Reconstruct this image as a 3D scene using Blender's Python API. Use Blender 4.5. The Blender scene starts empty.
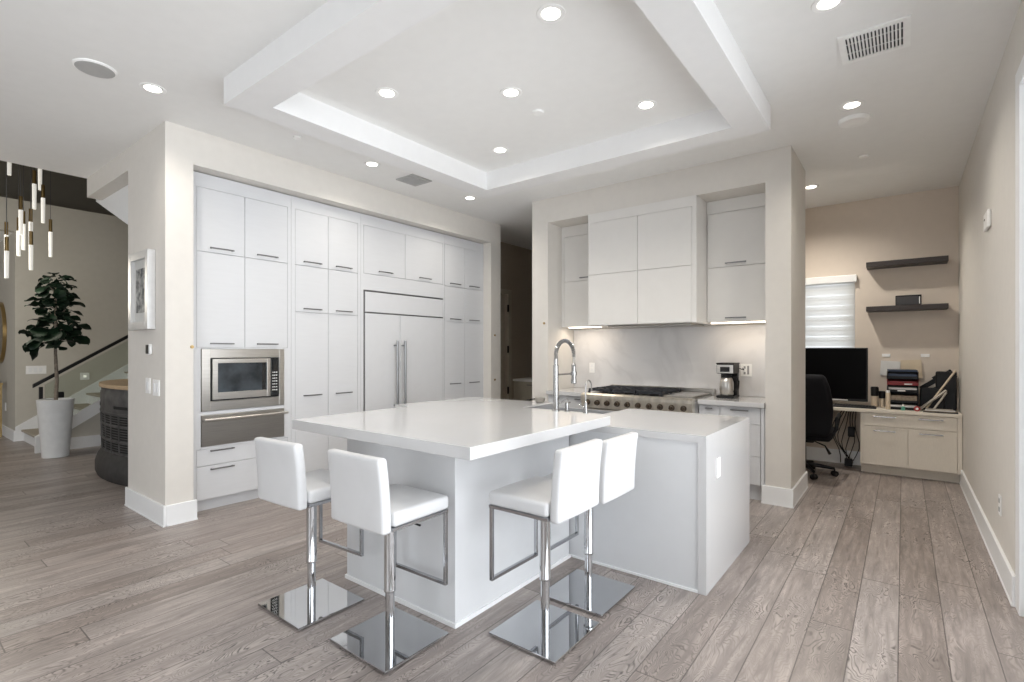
import bpy, bmesh, math, random
from mathutils import Vector, Matrix
random.seed(7)
PI = math.pi
scene = bpy.context.scene
COL = scene.collection

# ------------------------------------------------------------------ camera
cam_d = bpy.data.cameras.new('camera'); cam = bpy.data.objects.new('camera', cam_d); COL.objects.link(cam)
YAW = math.atan(391.1 / 507.0)
cam.location = (0, 0, 1.40); cam.rotation_euler = (PI / 2, 0, YAW)
cam_d.sensor_width = 36.0; cam_d.lens = 36.0 * 507.0 / 1024.0
cam_d.shift_y = (350.5 - 341.0) / 1024.0
cam_d.clip_start = 0.05
scene.camera = cam

# ------------------------------------------------------------------ world and exposure
w = bpy.data.worlds.new('daylight'); scene.world = w; w.use_nodes = True
bg = w.node_tree.nodes['Background']
bg.inputs['Color'].default_value = (0.93, 0.955, 1.0, 1)
# overcast sky, brighter towards the sun side (+X)
_n = w.node_tree.nodes; _l = w.node_tree.links
_tc = _n.new('ShaderNodeTexCoord'); _sp = _n.new('ShaderNodeSeparateXYZ'); _mr = _n.new('ShaderNodeMapRange')
_l.new(_tc.outputs['Generated'], _sp.inputs[0]); _l.new(_sp.outputs['X'], _mr.inputs[0])
_mr.inputs[1].default_value = -0.1; _mr.inputs[2].default_value = 1.0; _mr.inputs[3].default_value = 2.4; _mr.inputs[4].default_value = 4.1
_l.new(_mr.outputs[0], bg.inputs['Strength'])
vs = scene.view_settings
vs.view_transform = 'Standard'; vs.look = 'None'; vs.gamma = 1; vs.use_curve_mapping = False
vs.exposure = 0.33
try:
    cy = scene.cycles
    cy.max_bounces = 10; cy.diffuse_bounces = 6; cy.glossy_bounces = 5; cy.transmission_bounces = 6
    cy.sample_clamp_indirect = 6
except Exception: pass

def portal(name, loc, rot, sx, sy):
    l = bpy.data.lights.new(name, 'AREA'); l.shape = 'RECTANGLE'; l.size = sx; l.size_y = sy
    l.cycles.is_portal = True
    o = bpy.data.objects.new(name, l); COL.objects.link(o); o.location = loc; o.rotation_euler = rot
# openings that let daylight in: glass doors in the right wall, glazing behind the camera, office window, entry glazing
portal('glass_door_portal', (0.62, 0.1, 1.44), (0, PI / 2, 0), 2.85, 7.1)
portal('rear_glazing_portal', (-1.5, -4.1, 1.45), (PI / 2, 0, 0), 3.6, 2.8)
portal('office_window_portal', (-1.12, 7.62, 1.6), (-PI / 2, 0, 0), 1.3, 1.35)
portal('entry_portal', (-9.6, -4.1, 1.3), (PI / 2, 0, 0), 1.6, 2.6)

# ------------------------------------------------------------------ materials
def new_mat(name):
    m = bpy.data.materials.new(name); m.use_nodes = True
    nt = m.node_tree; b = nt.nodes['Principled BSDF']
    return m, nt, b
def mat(name, col, rough=0.5, metal=0.0, var=0.04, scale=12, bump=0.0, bscale=200, emit=None, estr=0, trans=0, ior=1.45, coat=0, spec=0.5, stretch=None):
    m, nt, b = new_mat(name)
    N = nt.nodes; L = nt.links
    tc = N.new('ShaderNodeTexCoord'); mp = N.new('ShaderNodeMapping'); L.new(tc.outputs['Object'], mp.inputs[0])
    if stretch: mp.inputs['Scale'].default_value = stretch
    n = N.new('ShaderNodeTexNoise'); n.inputs['Scale'].default_value = scale; n.inputs['Detail'].default_value = 3
    L.new(mp.outputs[0], n.inputs['Vector'])
    r = N.new('ShaderNodeValToRGB')
    r.color_ramp.elements[0].position = 0.3; r.color_ramp.elements[1].position = 0.7
    r.color_ramp.elements[0].color = tuple(c * (1 - var) for c in col) + (1,)
    r.color_ramp.elements[1].color = tuple(min(1, c * (1 + var)) for c in col) + (1,)
    L.new(n.outputs['Fac'], r.inputs[0]); L.new(r.outputs[0], b.inputs['Base Color'])
    b.inputs['Roughness'].default_value = rough; b.inputs['Metallic'].default_value = metal
    b.inputs['IOR'].default_value = ior; b.inputs['Transmission Weight'].default_value = trans
    b.inputs['Coat Weight'].default_value = coat; b.inputs['Specular IOR Level'].default_value = spec
    if emit: b.inputs['Emission Color'].default_value = emit + (1,); b.inputs['Emission Strength'].default_value = estr
    if bump:
        n2 = N.new('ShaderNodeTexNoise'); n2.inputs['Scale'].default_value = bscale; n2.inputs['Detail'].default_value = 2
        L.new(mp.outputs[0], n2.inputs['Vector'])
        bp = N.new('ShaderNodeBump'); bp.inputs['Strength'].default_value = bump; bp.inputs['Distance'].default_value = 0.002
        L.new(n2.outputs['Fac'], bp.inputs['Height']); L.new(bp.outputs[0], b.inputs['Normal'])
    return m

M = {}
M['wall'] = mat('wall_paint', (0.70, 0.672, 0.63), 0.8, var=0.015, bump=0.06, bscale=150)
M['wall_office'] = mat('wall_paint_office', (0.66, 0.585, 0.51), 0.8, var=0.015, bump=0.06, bscale=150)
M['unlit_wall'] = mat('unlit_wall_paint', (0.36, 0.335, 0.29), 0.8, var=0.02)  # gloom of the unlit upper foyer put into the wall colour
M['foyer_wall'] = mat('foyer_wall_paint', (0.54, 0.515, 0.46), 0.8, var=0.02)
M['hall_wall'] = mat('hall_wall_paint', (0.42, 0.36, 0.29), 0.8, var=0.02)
M['ceiling'] = mat('ceiling_paint', (0.85, 0.85, 0.84), 0.85, var=0.01, bump=0.05, bscale=160)
M['tray'] = mat('tray_paint', (0.82, 0.822, 0.825), 0.8, var=0.01)
M['trim'] = mat('white_trim_paint', (0.84, 0.85, 0.86), 0.45, var=0.01)
M['cab'] = mat('white_cabinet_lacquer', (0.655, 0.665, 0.685), 0.35, var=0.012, scale=6, stretch=(1, 1, 8))
M['cab_warm'] = mat('soft_white_cabinet_lacquer', (0.74, 0.725, 0.70), 0.4, var=0.015, scale=6)
M['cab_office'] = mat('cream_cabinet_laminate', (0.76, 0.70, 0.61), 0.45, var=0.03, scale=30, stretch=(8, 1, 1))
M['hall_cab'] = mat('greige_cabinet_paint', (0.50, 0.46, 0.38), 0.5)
M['gap'] = mat('cabinet_gap', (0.30, 0.30, 0.31), 0.8)
M['fridge'] = mat('white_fridge_panel', (0.655, 0.665, 0.685), 0.3, var=0.01)
M['island'] = mat('white_island_panel', (0.66, 0.67, 0.685), 0.35, var=0.01)
M['handle'] = mat('dark_nickel', (0.20, 0.20, 0.205), 0.35, 0.8)
M['steel'] = mat('brushed_steel', (0.56, 0.54, 0.51), 0.28, 1.0, var=0.10, scale=14, stretch=(1, 0.4, 30))
M['steel_light'] = mat('pale_brushed_steel', (0.78, 0.74, 0.66), 0.33, 0.85, var=0.12, scale=8, stretch=(3, 0.4, 1))
M['basin'] = mat('satin_sink_steel', (0.50, 0.51, 0.53), 0.42, 0.7, var=0.05)
M['knob'] = mat('dark_bronze_knob', (0.13, 0.10, 0.075), 0.3, 0.8)
M['steel_dark'] = mat('brushed_steel_dark', (0.40, 0.38, 0.35), 0.32, 1.0, var=0.10, scale=14, stretch=(1, 0.4, 30))
M['fridge_handle'] = mat('grey_brushed_steel', (0.27, 0.275, 0.28), 0.3, 1.0, var=0.04)
M['nickel'] = mat('satin_nickel', (0.42, 0.42, 0.42), 0.25, 1.0)
M['chrome'] = mat('polished_chrome', (0.60, 0.61, 0.625), 0.04, 1.0, var=0.01)
M['chrome_brushed'] = mat('brushed_chrome', (0.48, 0.49, 0.51), 0.18, 1.0, var=0.03)
M['leather'] = mat('white_leather', (0.64, 0.645, 0.655), 0.42, var=0.015, bump=0.25, bscale=260)
M['black_glass'] = mat('black_glass', (0.012, 0.013, 0.015), 0.06, var=0.02, coat=0.5)
M['oven_glass'] = mat('oven_window_glass', (0.05, 0.06, 0.07), 0.08, var=0.6, scale=5)
M['black'] = mat('black_plastic', (0.012, 0.012, 0.013), 0.45, spec=0.3)
M['screen'] = mat('black_screen', (0.002, 0.002, 0.0025), 0.5, spec=0.08)
M['iron'] = mat('cast_iron', (0.02, 0.022, 0.028), 0.55, bump=0.3)
M['leaf'] = mat('ficus_leaf', (0.010, 0.026, 0.013), 0.5, spec=0.3, var=0.45, scale=5)
M['bark'] = mat('ficus_bark', (0.24, 0.20, 0.16), 0.85, var=0.3, scale=30, bump=0.5, bscale=60)
M['soil'] = mat('potting_soil', (0.05, 0.035, 0.025), 0.95, var=0.4, scale=60, bump=0.6, bscale=80)
M['pot'] = mat('white_glazed_pot', (0.78, 0.79, 0.79), 0.3)
M['brass'] = mat('aged_brass', (0.42, 0.30, 0.14), 0.28, 1.0)
M['mirror'] = mat('mirror_silver', (0.30, 0.28, 0.25), 0.03, 1.0, var=0.0)
M['rod'] = mat('frosted_rod', (0.9, 0.9, 0.86), 0.3, emit=(1.0, 0.96, 0.86), estr=0.35)
M['lens'] = mat('lamp_lens', (0.95, 0.95, 0.92), 0.4, emit=(1.0, 0.95, 0.86), estr=6.0)
M['strip'] = mat('led_strip', (1, 0.95, 0.88), 0.4, emit=(1.0, 0.86, 0.68), estr=3.0)
M['plastic_white'] = mat('white_plastic', (0.90, 0.90, 0.89), 0.4)
M['speaker_grey'] = mat('grey_speaker_cloth', (0.46, 0.46, 0.455), 0.8, bump=0.4, bscale=500)
M['vent_dark'] = mat('vent_shade_dark_grille', (0.06, 0.06, 0.065), 0.8)
M['drum'] = mat('weathered_grey_wood', (0.075, 0.072, 0.070), 0.6, var=0.45, scale=9, bump=0.4, bscale=40)
M['drum_base'] = mat('black_weathered_base', (0.035, 0.033, 0.032), 0.6, var=0.3, scale=12)
M['slot'] = mat('black_slot', (0.006, 0.006, 0.006), 0.8)
M['oak'] = mat('oak_top', (0.50, 0.36, 0.22), 0.4, var=0.12, scale=8, stretch=(1, 8, 8))
M['carpet'] = mat('stair_runner', (0.42, 0.38, 0.32), 0.95, var=0.1, scale=80, bump=0.5)
M['steel_black'] = mat('black_rail_metal', (0.012, 0.012, 0.013), 0.4, 0.3)
M['shelf'] = mat('espresso_shelf_wood', (0.035, 0.028, 0.026), 0.45, var=0.2, scale=20, stretch=(1, 8, 8))
M['chair_black'] = mat('black_chair_fabric', (0.008, 0.008, 0.010), 0.8, spec=0.2, bump=0.4, bscale=180)
M['paper'] = mat('paper_white', (0.74, 0.74, 0.73), 0.8, var=0.05, scale=10)
M['manila'] = mat('manila_card', (0.66, 0.56, 0.42), 0.8)
M['beige'] = mat('beige_ceramic', (0.66, 0.55, 0.42), 0.5)
M['red'] = mat('dark_red_card', (0.22, 0.025, 0.03), 0.5)
M['red_bright'] = mat('red_plastic', (0.42, 0.04, 0.04), 0.4)
M['navy'] = mat('navy_card', (0.03, 0.045, 0.085), 0.5)
M['brown'] = mat('brown_paperwork', (0.26, 0.21, 0.16), 0.7, var=0.3, scale=40)
M['grey_strip'] = mat('grey_trim_strip', (0.42, 0.38, 0.33), 0.5)
M['blackbag'] = mat('black_nylon', (0.009, 0.010, 0.012), 0.45, spec=0.3, bump=0.7, bscale=20)
M['picture_frame'] = mat('silver_frame', (0.66, 0.66, 0.66), 0.3, 0.5, var=0.05)
M['picture_mat'] = mat('pale_grey_matboard', (0.62, 0.62, 0.60), 0.8)
M['green'] = mat('green_label', (0.10, 0.36, 0.28), 0.5)

def glass_mat(name, tint):
    m, nt, b = new_mat(name)
    N = nt.nodes; L = nt.links
    tr = N.new('ShaderNodeBsdfTransparent'); tr.inputs[0].default_value = tint + (1,)
    gl = N.new('ShaderNodeBsdfGlossy'); gl.inputs['Roughness'].default_value = 0.03
    fr = N.new('ShaderNodeFresnel'); fr.inputs[0].default_value = 1.35
    mx = N.new('ShaderNodeMixShader'); L.new(fr.outputs[0], mx.inputs[0]); L.new(tr.outputs[0], mx.inputs[1]); L.new(gl.outputs[0], mx.inputs[2])
    L.new(mx.outputs[0], N['Material Output'].inputs[0])
    return m
M['glass'] = glass_mat('clear_glass', (0.97, 0.975, 0.97))
M['stair_glass'] = glass_mat('green_tinted_glass', (0.88, 0.91, 0.885))

def blind_mat():
    m, nt, b = new_mat('zebra_blind_fabric')
    N = nt.nodes; L = nt.links
    tc = N.new('ShaderNodeTexCoord'); sp = N.new('ShaderNodeSeparateXYZ'); L.new(tc.outputs['Object'], sp.inputs[0])
    md = N.new('ShaderNodeMath'); md.operation = 'MULTIPLY'; md.inputs[1].default_value = 1 / 0.128; L.new(sp.outputs['Z'], md.inputs[0])
    fr = N.new('ShaderNodeMath'); fr.operation = 'FRACT'; L.new(md.outputs[0], fr.inputs[0])
    rp = N.new('ShaderNodeValToRGB'); rp.color_ramp.interpolation = 'CONSTANT'
    e = rp.color_ramp.elements; e[0].position = 0; e[0].color = (1, 1, 1, 1); e[1].position = 0.10; e[1].color = (0.62, 0.62, 0.62, 1)
    k = e.new(0.55); k.color = (0.48, 0.48, 0.48, 1); k = e.new(0.70); k.color = (0.62, 0.62, 0.62, 1)
    L.new(fr.outputs[0], rp.inputs[0])
    df = N.new('ShaderNodeBsdfDiffuse'); df.inputs[0].default_value = (0.66, 0.66, 0.64, 1)
    tl = N.new('ShaderNodeBsdfTranslucent'); tl.inputs[0].default_value = (0.92, 0.93, 0.93, 1)
    mx = N.new('ShaderNodeMixShader'); L.new(rp.outputs[0], mx.inputs[0]); L.new(df.outputs[0], mx.inputs[1]); L.new(tl.outputs[0], mx.inputs[2])
    L.new(mx.outputs[0], N['Material Output'].inputs[0])
    return m
M['blind'] = blind_mat()

def quartz(name, base, vein, amount, rough):
    m, nt, b = new_mat(name); N = nt.nodes; L = nt.links
    tc = N.new('ShaderNodeTexCoord')
    n1 = N.new('ShaderNodeTexNoise'); n1.inputs['Scale'].default_value = 1.3; n1.inputs['Detail'].default_value = 6; n1.inputs['Distortion'].default_value = 0.8
    L.new(tc.outputs['Object'], n1.inputs['Vector'])
    r = N.new('ShaderNodeValToRGB'); e = r.color_ramp.elements
    e[0].position = 0.44; e[0].color = base + (1,); e[1].position = 0.56; e[1].color = base + (1,)
    k = e.new(0.50); k.color = tuple(base[i] * (1 - amount) + vein[i] * amount for i in range(3)) + (1,)
    L.new(n1.outputs['Fac'], r.inputs[0])
    n2 = N.new('ShaderNodeTexNoise'); n2.inputs['Scale'].default_value = 0.9; n2.inputs['Detail'].default_value = 3
    L.new(tc.outputs['Object'], n2.inputs['Vector'])
    mx = N.new('ShaderNodeMix'); mx.data_type = 'RGBA'; mx.blend_type = 'MULTIPLY'; mx.inputs[0].default_value = 0.0 if amount < 0.3 else amount * 0.25
    L.new(r.outputs[0], mx.inputs[6]); L.new(n2.outputs['Color'], mx.inputs[7]); L.new(mx.outputs[2], b.inputs['Base Color'])
    b.inputs['Roughness'].default_value = rough; b.inputs['Coat Weight'].default_value = 0.3; b.inputs['Coat Roughness'].default_value = 0.05
    return m
M['quartz'] = quartz('white_quartz', (0.60, 0.60, 0.605), (0.55, 0.55, 0.56), 0.12, 0.10)
M['marble'] = quartz('veined_marble', (0.72, 0.715, 0.72), (0.44, 0.43, 0.44), 0.22, 0.2)

def art_mat():
    m, nt, b = new_mat('grey_abstract_print'); N = nt.nodes; L = nt.links
    tc = N.new('ShaderNodeTexCoord'); n = N.new('ShaderNodeTexNoise'); n.inputs['Scale'].default_value = 14; n.inputs['Detail'].default_value = 8
    L.new(tc.outputs['Object'], n.inputs['Vector']); r = N.new('ShaderNodeValToRGB')
    r.color_ramp.elements[0].position = 0.38; r.color_ramp.elements[0].color = (0.05, 0.055, 0.06, 1)
    r.color_ramp.elements[1].position = 0.66; r.color_ramp.elements[1].color = (0.50, 0.50, 0.48, 1)
    L.new(n.outputs['Fac'], r.inputs[0]); L.new(r.outputs[0], b.inputs['Base Color']); b.inputs['Roughness'].default_value = 0.7
    return m
M['art'] = art_mat()

def floor_mat():
    m, nt, b = new_mat('grey_oak_planks'); N = nt.nodes; L = nt.links
    def math_(op, a, bb=None, c=None):
        n = N.new('ShaderNodeMath'); n.operation = op
        for i, v in enumerate((a, bb, c)):
            if v is None: continue
            if isinstance(v, (int, float)): n.inputs[i].default_value = v
            else: L.new(v, n.inputs[i])
        return n.outputs[0]
    geo = N.new('ShaderNodeNewGeometry'); sp = N.new('ShaderNodeSeparateXYZ'); L.new(geo.outputs['Position'], sp.inputs[0])
    X, Y = sp.outputs['X'], sp.outputs['Y']
    W, LEN = 0.182, 2.1
    xs = math_('DIVIDE', math_('ADD', X, 0.018), W); row = math_('FLOOR', xs); fx = math_('FRACT', xs)
    wn = N.new('ShaderNodeTexWhiteNoise'); wn.noise_dimensions = '1D'; L.new(row, wn.inputs['W'])
    ys = math_('ADD', math_('DIVIDE', Y, LEN), math_('MULTIPLY', wn.outputs['Value'], 7.3)); idx = math_('FLOOR', ys); fy = math_('FRACT', ys)
    cmb = N.new('ShaderNodeCombineXYZ'); L.new(row, cmb.inputs[0]); L.new(idx, cmb.inputs[1])
    wn2 = N.new('ShaderNodeTexWhiteNoise'); wn2.noise_dimensions = '2D'; L.new(cmb.outputs[0], wn2.inputs['Vector'])
    pv = wn2.outputs['Value']
    # per plank tone
    tone = N.new('ShaderNodeValToRGB'); e = tone.color_ramp.elements
    e[0].position = 0; e[0].color = (0.30, 0.255, 0.232, 1); e[1].position = 1; e[1].color = (0.41, 0.365, 0.342, 1)
    k = e.new(0.5); k.color = (0.355, 0.307, 0.284, 1)
    L.new(pv, tone.inputs[0])
    # grain
    gv = N.new('ShaderNodeCombineXYZ')
    L.new(math_('MULTIPLY', X, 34), gv.inputs[0]); L.new(math_('MULTIPLY', Y, 3.2), gv.inputs[1]); L.new(math_('MULTIPLY', pv, 37), gv.inputs[2])
    g1 = N.new('ShaderNodeTexNoise'); g1.inputs['Scale'].default_value = 1.0; g1.inputs['Detail'].default_value = 6; g1.inputs['Roughness'].default_value = 0.6; g1.inputs['Distortion'].default_value = 0.6
    L.new(gv.outputs[0], g1.inputs['Vector'])
    # swirly cathedral grain: contour lines of a smooth noise field
    cv = N.new('ShaderNodeCombineXYZ')
    L.new(math_('MULTIPLY', X, 8.5), cv.inputs[0]); L.new(math_('MULTIPLY', Y, 3.2), cv.inputs[1]); L.new(math_('MULTIPLY', pv, 53), cv.inputs[2])
    g2 = N.new('ShaderNodeTexNoise'); g2.inputs['Scale'].default_value = 1.0; g2.inputs['Detail'].default_value = 2.6; g2.inputs['Distortion'].default_value = 0.7
    L.new(cv.outputs[0], g2.inputs['Vector'])
    rings = math_('ABSOLUTE', math_('SUBTRACT', math_('FRACT', math_('MULTIPLY', g2.outputs['Fac'], 24)), 0.5))
    rl = N.new('ShaderNodeMapRange'); rl.inputs[1].default_value = 0.0; rl.inputs[2].default_value = 0.24; rl.inputs[3].default_value = 1; rl.inputs[4].default_value = 0
    L.new(rings, rl.inputs[0])
    # rings break up with fine noise and only some planks/areas show them
    br = N.new('ShaderNodeMapRange'); br.inputs[1].default_value = 0.40; br.inputs[2].default_value = 0.56; L.new(g1.outputs['Fac'], br.inputs[0])
    pn = N.new('ShaderNodeTexNoise'); pn.inputs['Scale'].default_value = 1.3; L.new(geo.outputs['Position'], pn.inputs['Vector'])
    pa = N.new('ShaderNodeMapRange'); pa.inputs[1].default_value = 0.42; pa.inputs[2].default_value = 0.62; L.new(pn.outputs['Fac'], pa.inputs[0])
    ring = math_('MULTIPLY', math_('MULTIPLY', rl.outputs[0], br.outputs[0]), math_('ADD', math_('MULTIPLY', pa.outputs[0], 0.75), 0.2))
    gr = N.new('ShaderNodeMapRange'); gr.inputs[1].default_value = 0.25; gr.inputs[2].default_value = 0.75; gr.inputs[3].default_value = 0.55; gr.inputs[4].default_value = 1.35
    L.new(g1.outputs['Fac'], gr.inputs[0])
    # broad blotches
    bn = N.new('ShaderNodeTexNoise'); bn.inputs['Scale'].default_value = 1.0; bn.inputs['Detail'].default_value = 3
    bv = N.new('ShaderNodeCombineXYZ'); L.new(math_('MULTIPLY', X, 9), bv.inputs[0]); L.new(math_('MULTIPLY', Y, 1.6), bv.inputs[1]); L.new(math_('MULTIPLY', pv, 11), bv.inputs[2]); L.new(bv.outputs[0], bn.inputs['Vector'])
    bm_ = N.new('ShaderNodeMapRange'); bm_.inputs[1].default_value = 0.3; bm_.inputs[2].default_value = 0.7; bm_.inputs[3].default_value = 0.85; bm_.inputs[4].default_value = 1.13; L.new(bn.outputs['Fac'], bm_.inputs[0])
    fac = math_('MULTIPLY', math_('MULTIPLY', gr.outputs[0], bm_.outputs[0]), math_('SUBTRACT', 1.0, math_('MULTIPLY', ring, 0.88)))
    # gaps between planks
    gx = math_('MINIMUM', fx, math_('SUBTRACT', 1.0, fx)); gy = math_('MINIMUM', fy, math_('SUBTRACT', 1.0, fy))
    mx1 = math_('LESS_THAN', math_('MULTIPLY', gx, W), 0.0026); my1 = math_('LESS_THAN', math_('MULTIPLY', gy, LEN), 0.003)
    gap = math_('MAXIMUM', mx1, my1)
    fac2 = math_('MULTIPLY', fac, math_('SUBTRACT', 1.0, math_('MULTIPLY', gap, 0.55)))
    vm = N.new('ShaderNodeVectorMath'); vm.operation = 'SCALE'; L.new(tone.outputs[0], vm.inputs[0]); L.new(fac2, vm.inputs['Scale'])
    L.new(vm.outputs[0], b.inputs['Base Color'])
    b.inputs['Roughness'].default_value = 0.36
    rr = N.new('ShaderNodeMapRange'); rr.inputs[3].default_value = 0.30; rr.inputs[4].default_value = 0.46; L.new(g1.outputs['Fac'], rr.inputs[0]); L.new(rr.outputs[0], b.inputs['Roughness'])
    bp = N.new('ShaderNodeBump'); bp.inputs['Strength'].default_value = 0.35; bp.inputs['Distance'].default_value = 0.002
    L.new(fac2, bp.inputs['Height']); L.new(bp.outputs[0], b.inputs['Normal'])
    return m
M['floor'] = floor_mat()

# ------------------------------------------------------------------ mesh helpers
def root_loc(p):
    v = Vector((0, 0, 0))
    while p: v += p.location; p = p.parent
    return v
class MB:
    """collects shapes, then links them as one mesh; coordinates are world ones unless the thing stands at the origin"""
    def __init__(s): s.bm = bmesh.new()
    def box(s, x0, x1, y0, y1, z0, z1, bev=0.0, seg=1, rot=None, piv=None):
        r = bmesh.ops.create_cube(s.bm, size=1)['verts']
        a, b_, c = min(x0, x1), min(y0, y1), min(z0, z1)
        for v in r:
            v.co = Vector((a + (v.co.x + .5) * abs(x1 - x0), b_ + (v.co.y + .5) * abs(y1 - y0), c + (v.co.z + .5) * abs(z1 - z0)))
        vs_ = r
        if bev:
            ed = list({e for v in r for e in v.link_edges})
            o = bmesh.ops.bevel(s.bm, geom=ed, offset=bev, segments=seg, affect='EDGES', profile=0.5)
            vs_ = [v for v in {v for f in o['faces'] for v in f.verts} | {v for v in r if v.is_valid}]
        if rot is not None:
            p = Vector(piv) if piv else Vector(((x0 + x1) / 2, (y0 + y1) / 2, (z0 + z1) / 2))
            for v in vs_: v.co = rot @ (v.co - p) + p
        return s
    def ring(s, c, n, r, k=16, r2=None, up=None):
        n = Vector(n).normalized(); t = Vector((0, 0, 1)) if abs(n.z) < .9 else Vector((1, 0, 0))
        u = n.cross(t).normalized(); v = n.cross(u)
        return [s.bm.verts.new(Vector(c) + u * math.cos(2 * PI * i / k) * r + v * math.sin(2 * PI * i / k) * (r2 or r)) for i in range(k)]
    def bridge(s, A, B):
        k = len(A)
        for i in range(k): s.bm.faces.new((A[i], A[(i + 1) % k], B[(i + 1) % k], B[i]))
    def tube(s, pts, r, k=12, cap=True):
        pts = [Vector(p) for p in pts]; rs = r if isinstance(r, (list, tuple)) else [r] * len(pts)
        rings = []; prev = None
        for i, p in enumerate(pts):
            d = (pts[min(i + 1, len(pts) - 1)] - pts[max(i - 1, 0)]).normalized()
            if prev is None:
                t = Vector((0, 0, 1)) if abs(d.z) < .9 else Vector((1, 0, 0)); u = d.cross(t).normalized()
            else:
                u = (prev - d * prev.dot(d)).normalized()
            prev = u; v = d.cross(u)
            rings.append([s.bm.verts.new(p + u * math.cos(2 * PI * j / k) * rs[i] + v * math.sin(2 * PI * j / k) * rs[i]) for j in range(k)])
        for a, b_ in zip(rings, rings[1:]): s.bridge(a, b_)
        if cap: s.bm.faces.new(rings[0][::-1]); s.bm.faces.new(rings[-1])
        return s
    def lathe(s, prof, c=(0, 0, 0), k=32, sx=1, sy=1, cap=True):
        rings = [[s.bm.verts.new((c[0] + math.cos(2 * PI * j / k) * r * sx, c[1] + math.sin(2 * PI * j / k) * r * sy, c[2] + z)) for j in range(k)] for r, z in prof]
        for a, b_ in zip(rings, rings[1:]): s.bridge(a, b_)
        if cap: s.bm.faces.new(rings[0][::-1]); s.bm.faces.new(rings[-1])
        return s
    def prism(s, poly, axis, a, b_):
        def P(p, t):
            return {'x': (t, p[0], p[1]), 'y': (p[0], t, p[1]), 'z': (p[0], p[1], t)}[axis]
        A = [s.bm.verts.new(P(p, a)) for p in poly]; B = [s.bm.verts.new(P(p, b_)) for p in poly]
        s.bridge(A, B); s.bm.faces.new(A[::-1]); s.bm.faces.new(B); return s
    def build(s, name, m, parent=None, smooth=False, local=False):
        bmesh.ops.recalc_face_normals(s.bm, faces=s.bm.faces)
        me = bpy.data.meshes.new(name)
        if parent is not None and not local:
            o_ = root_loc(parent)
            for v in s.bm.verts: v.co -= o_
        if smooth:
            for f in s.bm.faces: f.smooth = True
            for e in s.bm.edges:
                if len(e.link_faces) == 2 and e.calc_face_angle(0) > math.radians(38): e.smooth = False
        s.bm.to_mesh(me); s.bm.free()
        me.materials.append(M[m] if isinstance(m, str) else m)
        o = bpy.data.objects.new(name, me); COL.objects.link(o)
        if parent is not None: o.parent = parent
        return o
def center_origin(o, base=True):
    """move a top-level mesh's origin to the middle of its foot"""
    co = [v.co for v in o.data.vertices]
    c = Vector(((min(v.x for v in co) + max(v.x for v in co)) / 2, (min(v.y for v in co) + max(v.y for v in co)) / 2, min(v.z for v in co)))
    for v in o.data.vertices: v.co -= c
    o.location = c
def thing(name, label, cat, loc=(0, 0, 0), rz=0, group=None):
    o = bpy.data.objects.new(name, None); COL.objects.link(o); o.location = loc; o.rotation_euler = (0, 0, rz)
    o.empty_display_size = 0.1
    o['label'] = label; o['category'] = cat
    if group: o['group'] = group
    return o
def solo(o, label, cat, group=None):
    center_origin(o); o['label'] = label; o['category'] = cat
    if group: o['group'] = group
    return o
def struct(name, mb, m, parent=None):
    o = mb.build(name, m, parent)
    if parent is None: o['kind'] = 'structure'
    return o
def copy_tree(o, parent=None):
    c = o.copy(); COL.objects.link(c)
    if parent is not None: c.parent = parent
    for ch in list(o.children): copy_tree(ch, c)
    return c

# ------------------------------------------------------------------ the setting
CZ = 3.23
WX = 0.49
struct('floor', MB().box(-12.8, 0.75, -4.2, 10.2, -0.12, 0.0), 'floor')
struct('ceiling', MB().box(-6.88, 0.75, -4.2, 10.2, CZ, CZ + 0.3), 'ceiling')
# tray beam hanging under the ceiling
c = MB(); zt = 3.05
c.box(-3.61, -0.785, 1.512, 1.735, zt, CZ); c.box(-3.61, -0.785, 3.968, 4.188, zt, CZ)
c.box(-3.61, -3.39, 1.735, 3.968, zt, CZ); c.box(-1.005, -0.785, 1.735, 3.968, zt, CZ)
struct('ceiling_tray', c, 'tray')
# left wall with the cabinet recess
c = MB()
c.box(-5.55, -4.65, 1.51, 1.712, 0, CZ); c.box(-5.36, -4.65, 5.538, 5.756, 0, CZ)
c.box(-5.55, -4.65, 1.712, 5.538, 2.94, CZ); c.box(-5.55, -5.36, 1.712, 5.756, 0, 2.94)
struct('wall_left', c, 'wall')
# header over the foyer opening
struct('wall_header', MB().box(-6.88, -5.55, 1.51, 1.64, 3.03, CZ), 'wall')
# upper stair flight seen past the header
struct('wall_stair_soffit', MB().prism([(-7.12, 3.23), (-7.12, 3.06), (-5.56, 2.45), (-5.56, 3.23)], 'y', 1.642, 2.6), 'trim')
# kitchen range wall with recess
c = MB()
c.box(-3.62, -3.39, 5.10, 5.93, 0, CZ); c.box(-1.0, -0.79, 5.10, 5.93, 0, CZ)
c.box(-3.39, -1.0, 5.10, 5.93, 2.94, CZ); c.box(-3.39, -1.0, 5.72, 5.93, 0, 2.94)
struct('wall_range', c, 'wall')
# right wall: solid part, header above the glass doors
c = MB(); c.box(WX, WX + 0.2, 3.865, 7.72, 0, CZ); c.box(WX, WX + 0.2, -4.2, 3.865, 2.90, CZ); c.box(WX, WX + 0.2, -4.2, -3.5, 0, 2.9)
struct('wall_right', c, 'wall')
# office back wall with window hole
c = MB(); YB = 7.5
c.box(-3.62, -1.78, YB, YB + 0.2, 0, CZ); c.box(-0.47, WX, YB, YB + 0.2, 0, CZ)
c.box(-1.78, -0.47, YB, YB + 0.2, 2.27, CZ); c.box(-1.78, -0.47, YB, YB + 0.2, 0, 0.95)
struct('wall_office', c, 'wall_office')
struct('wall_office_side', MB().box(-3.62, -3.5, 5.93, YB, 0, CZ), 'wall_office')
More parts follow.
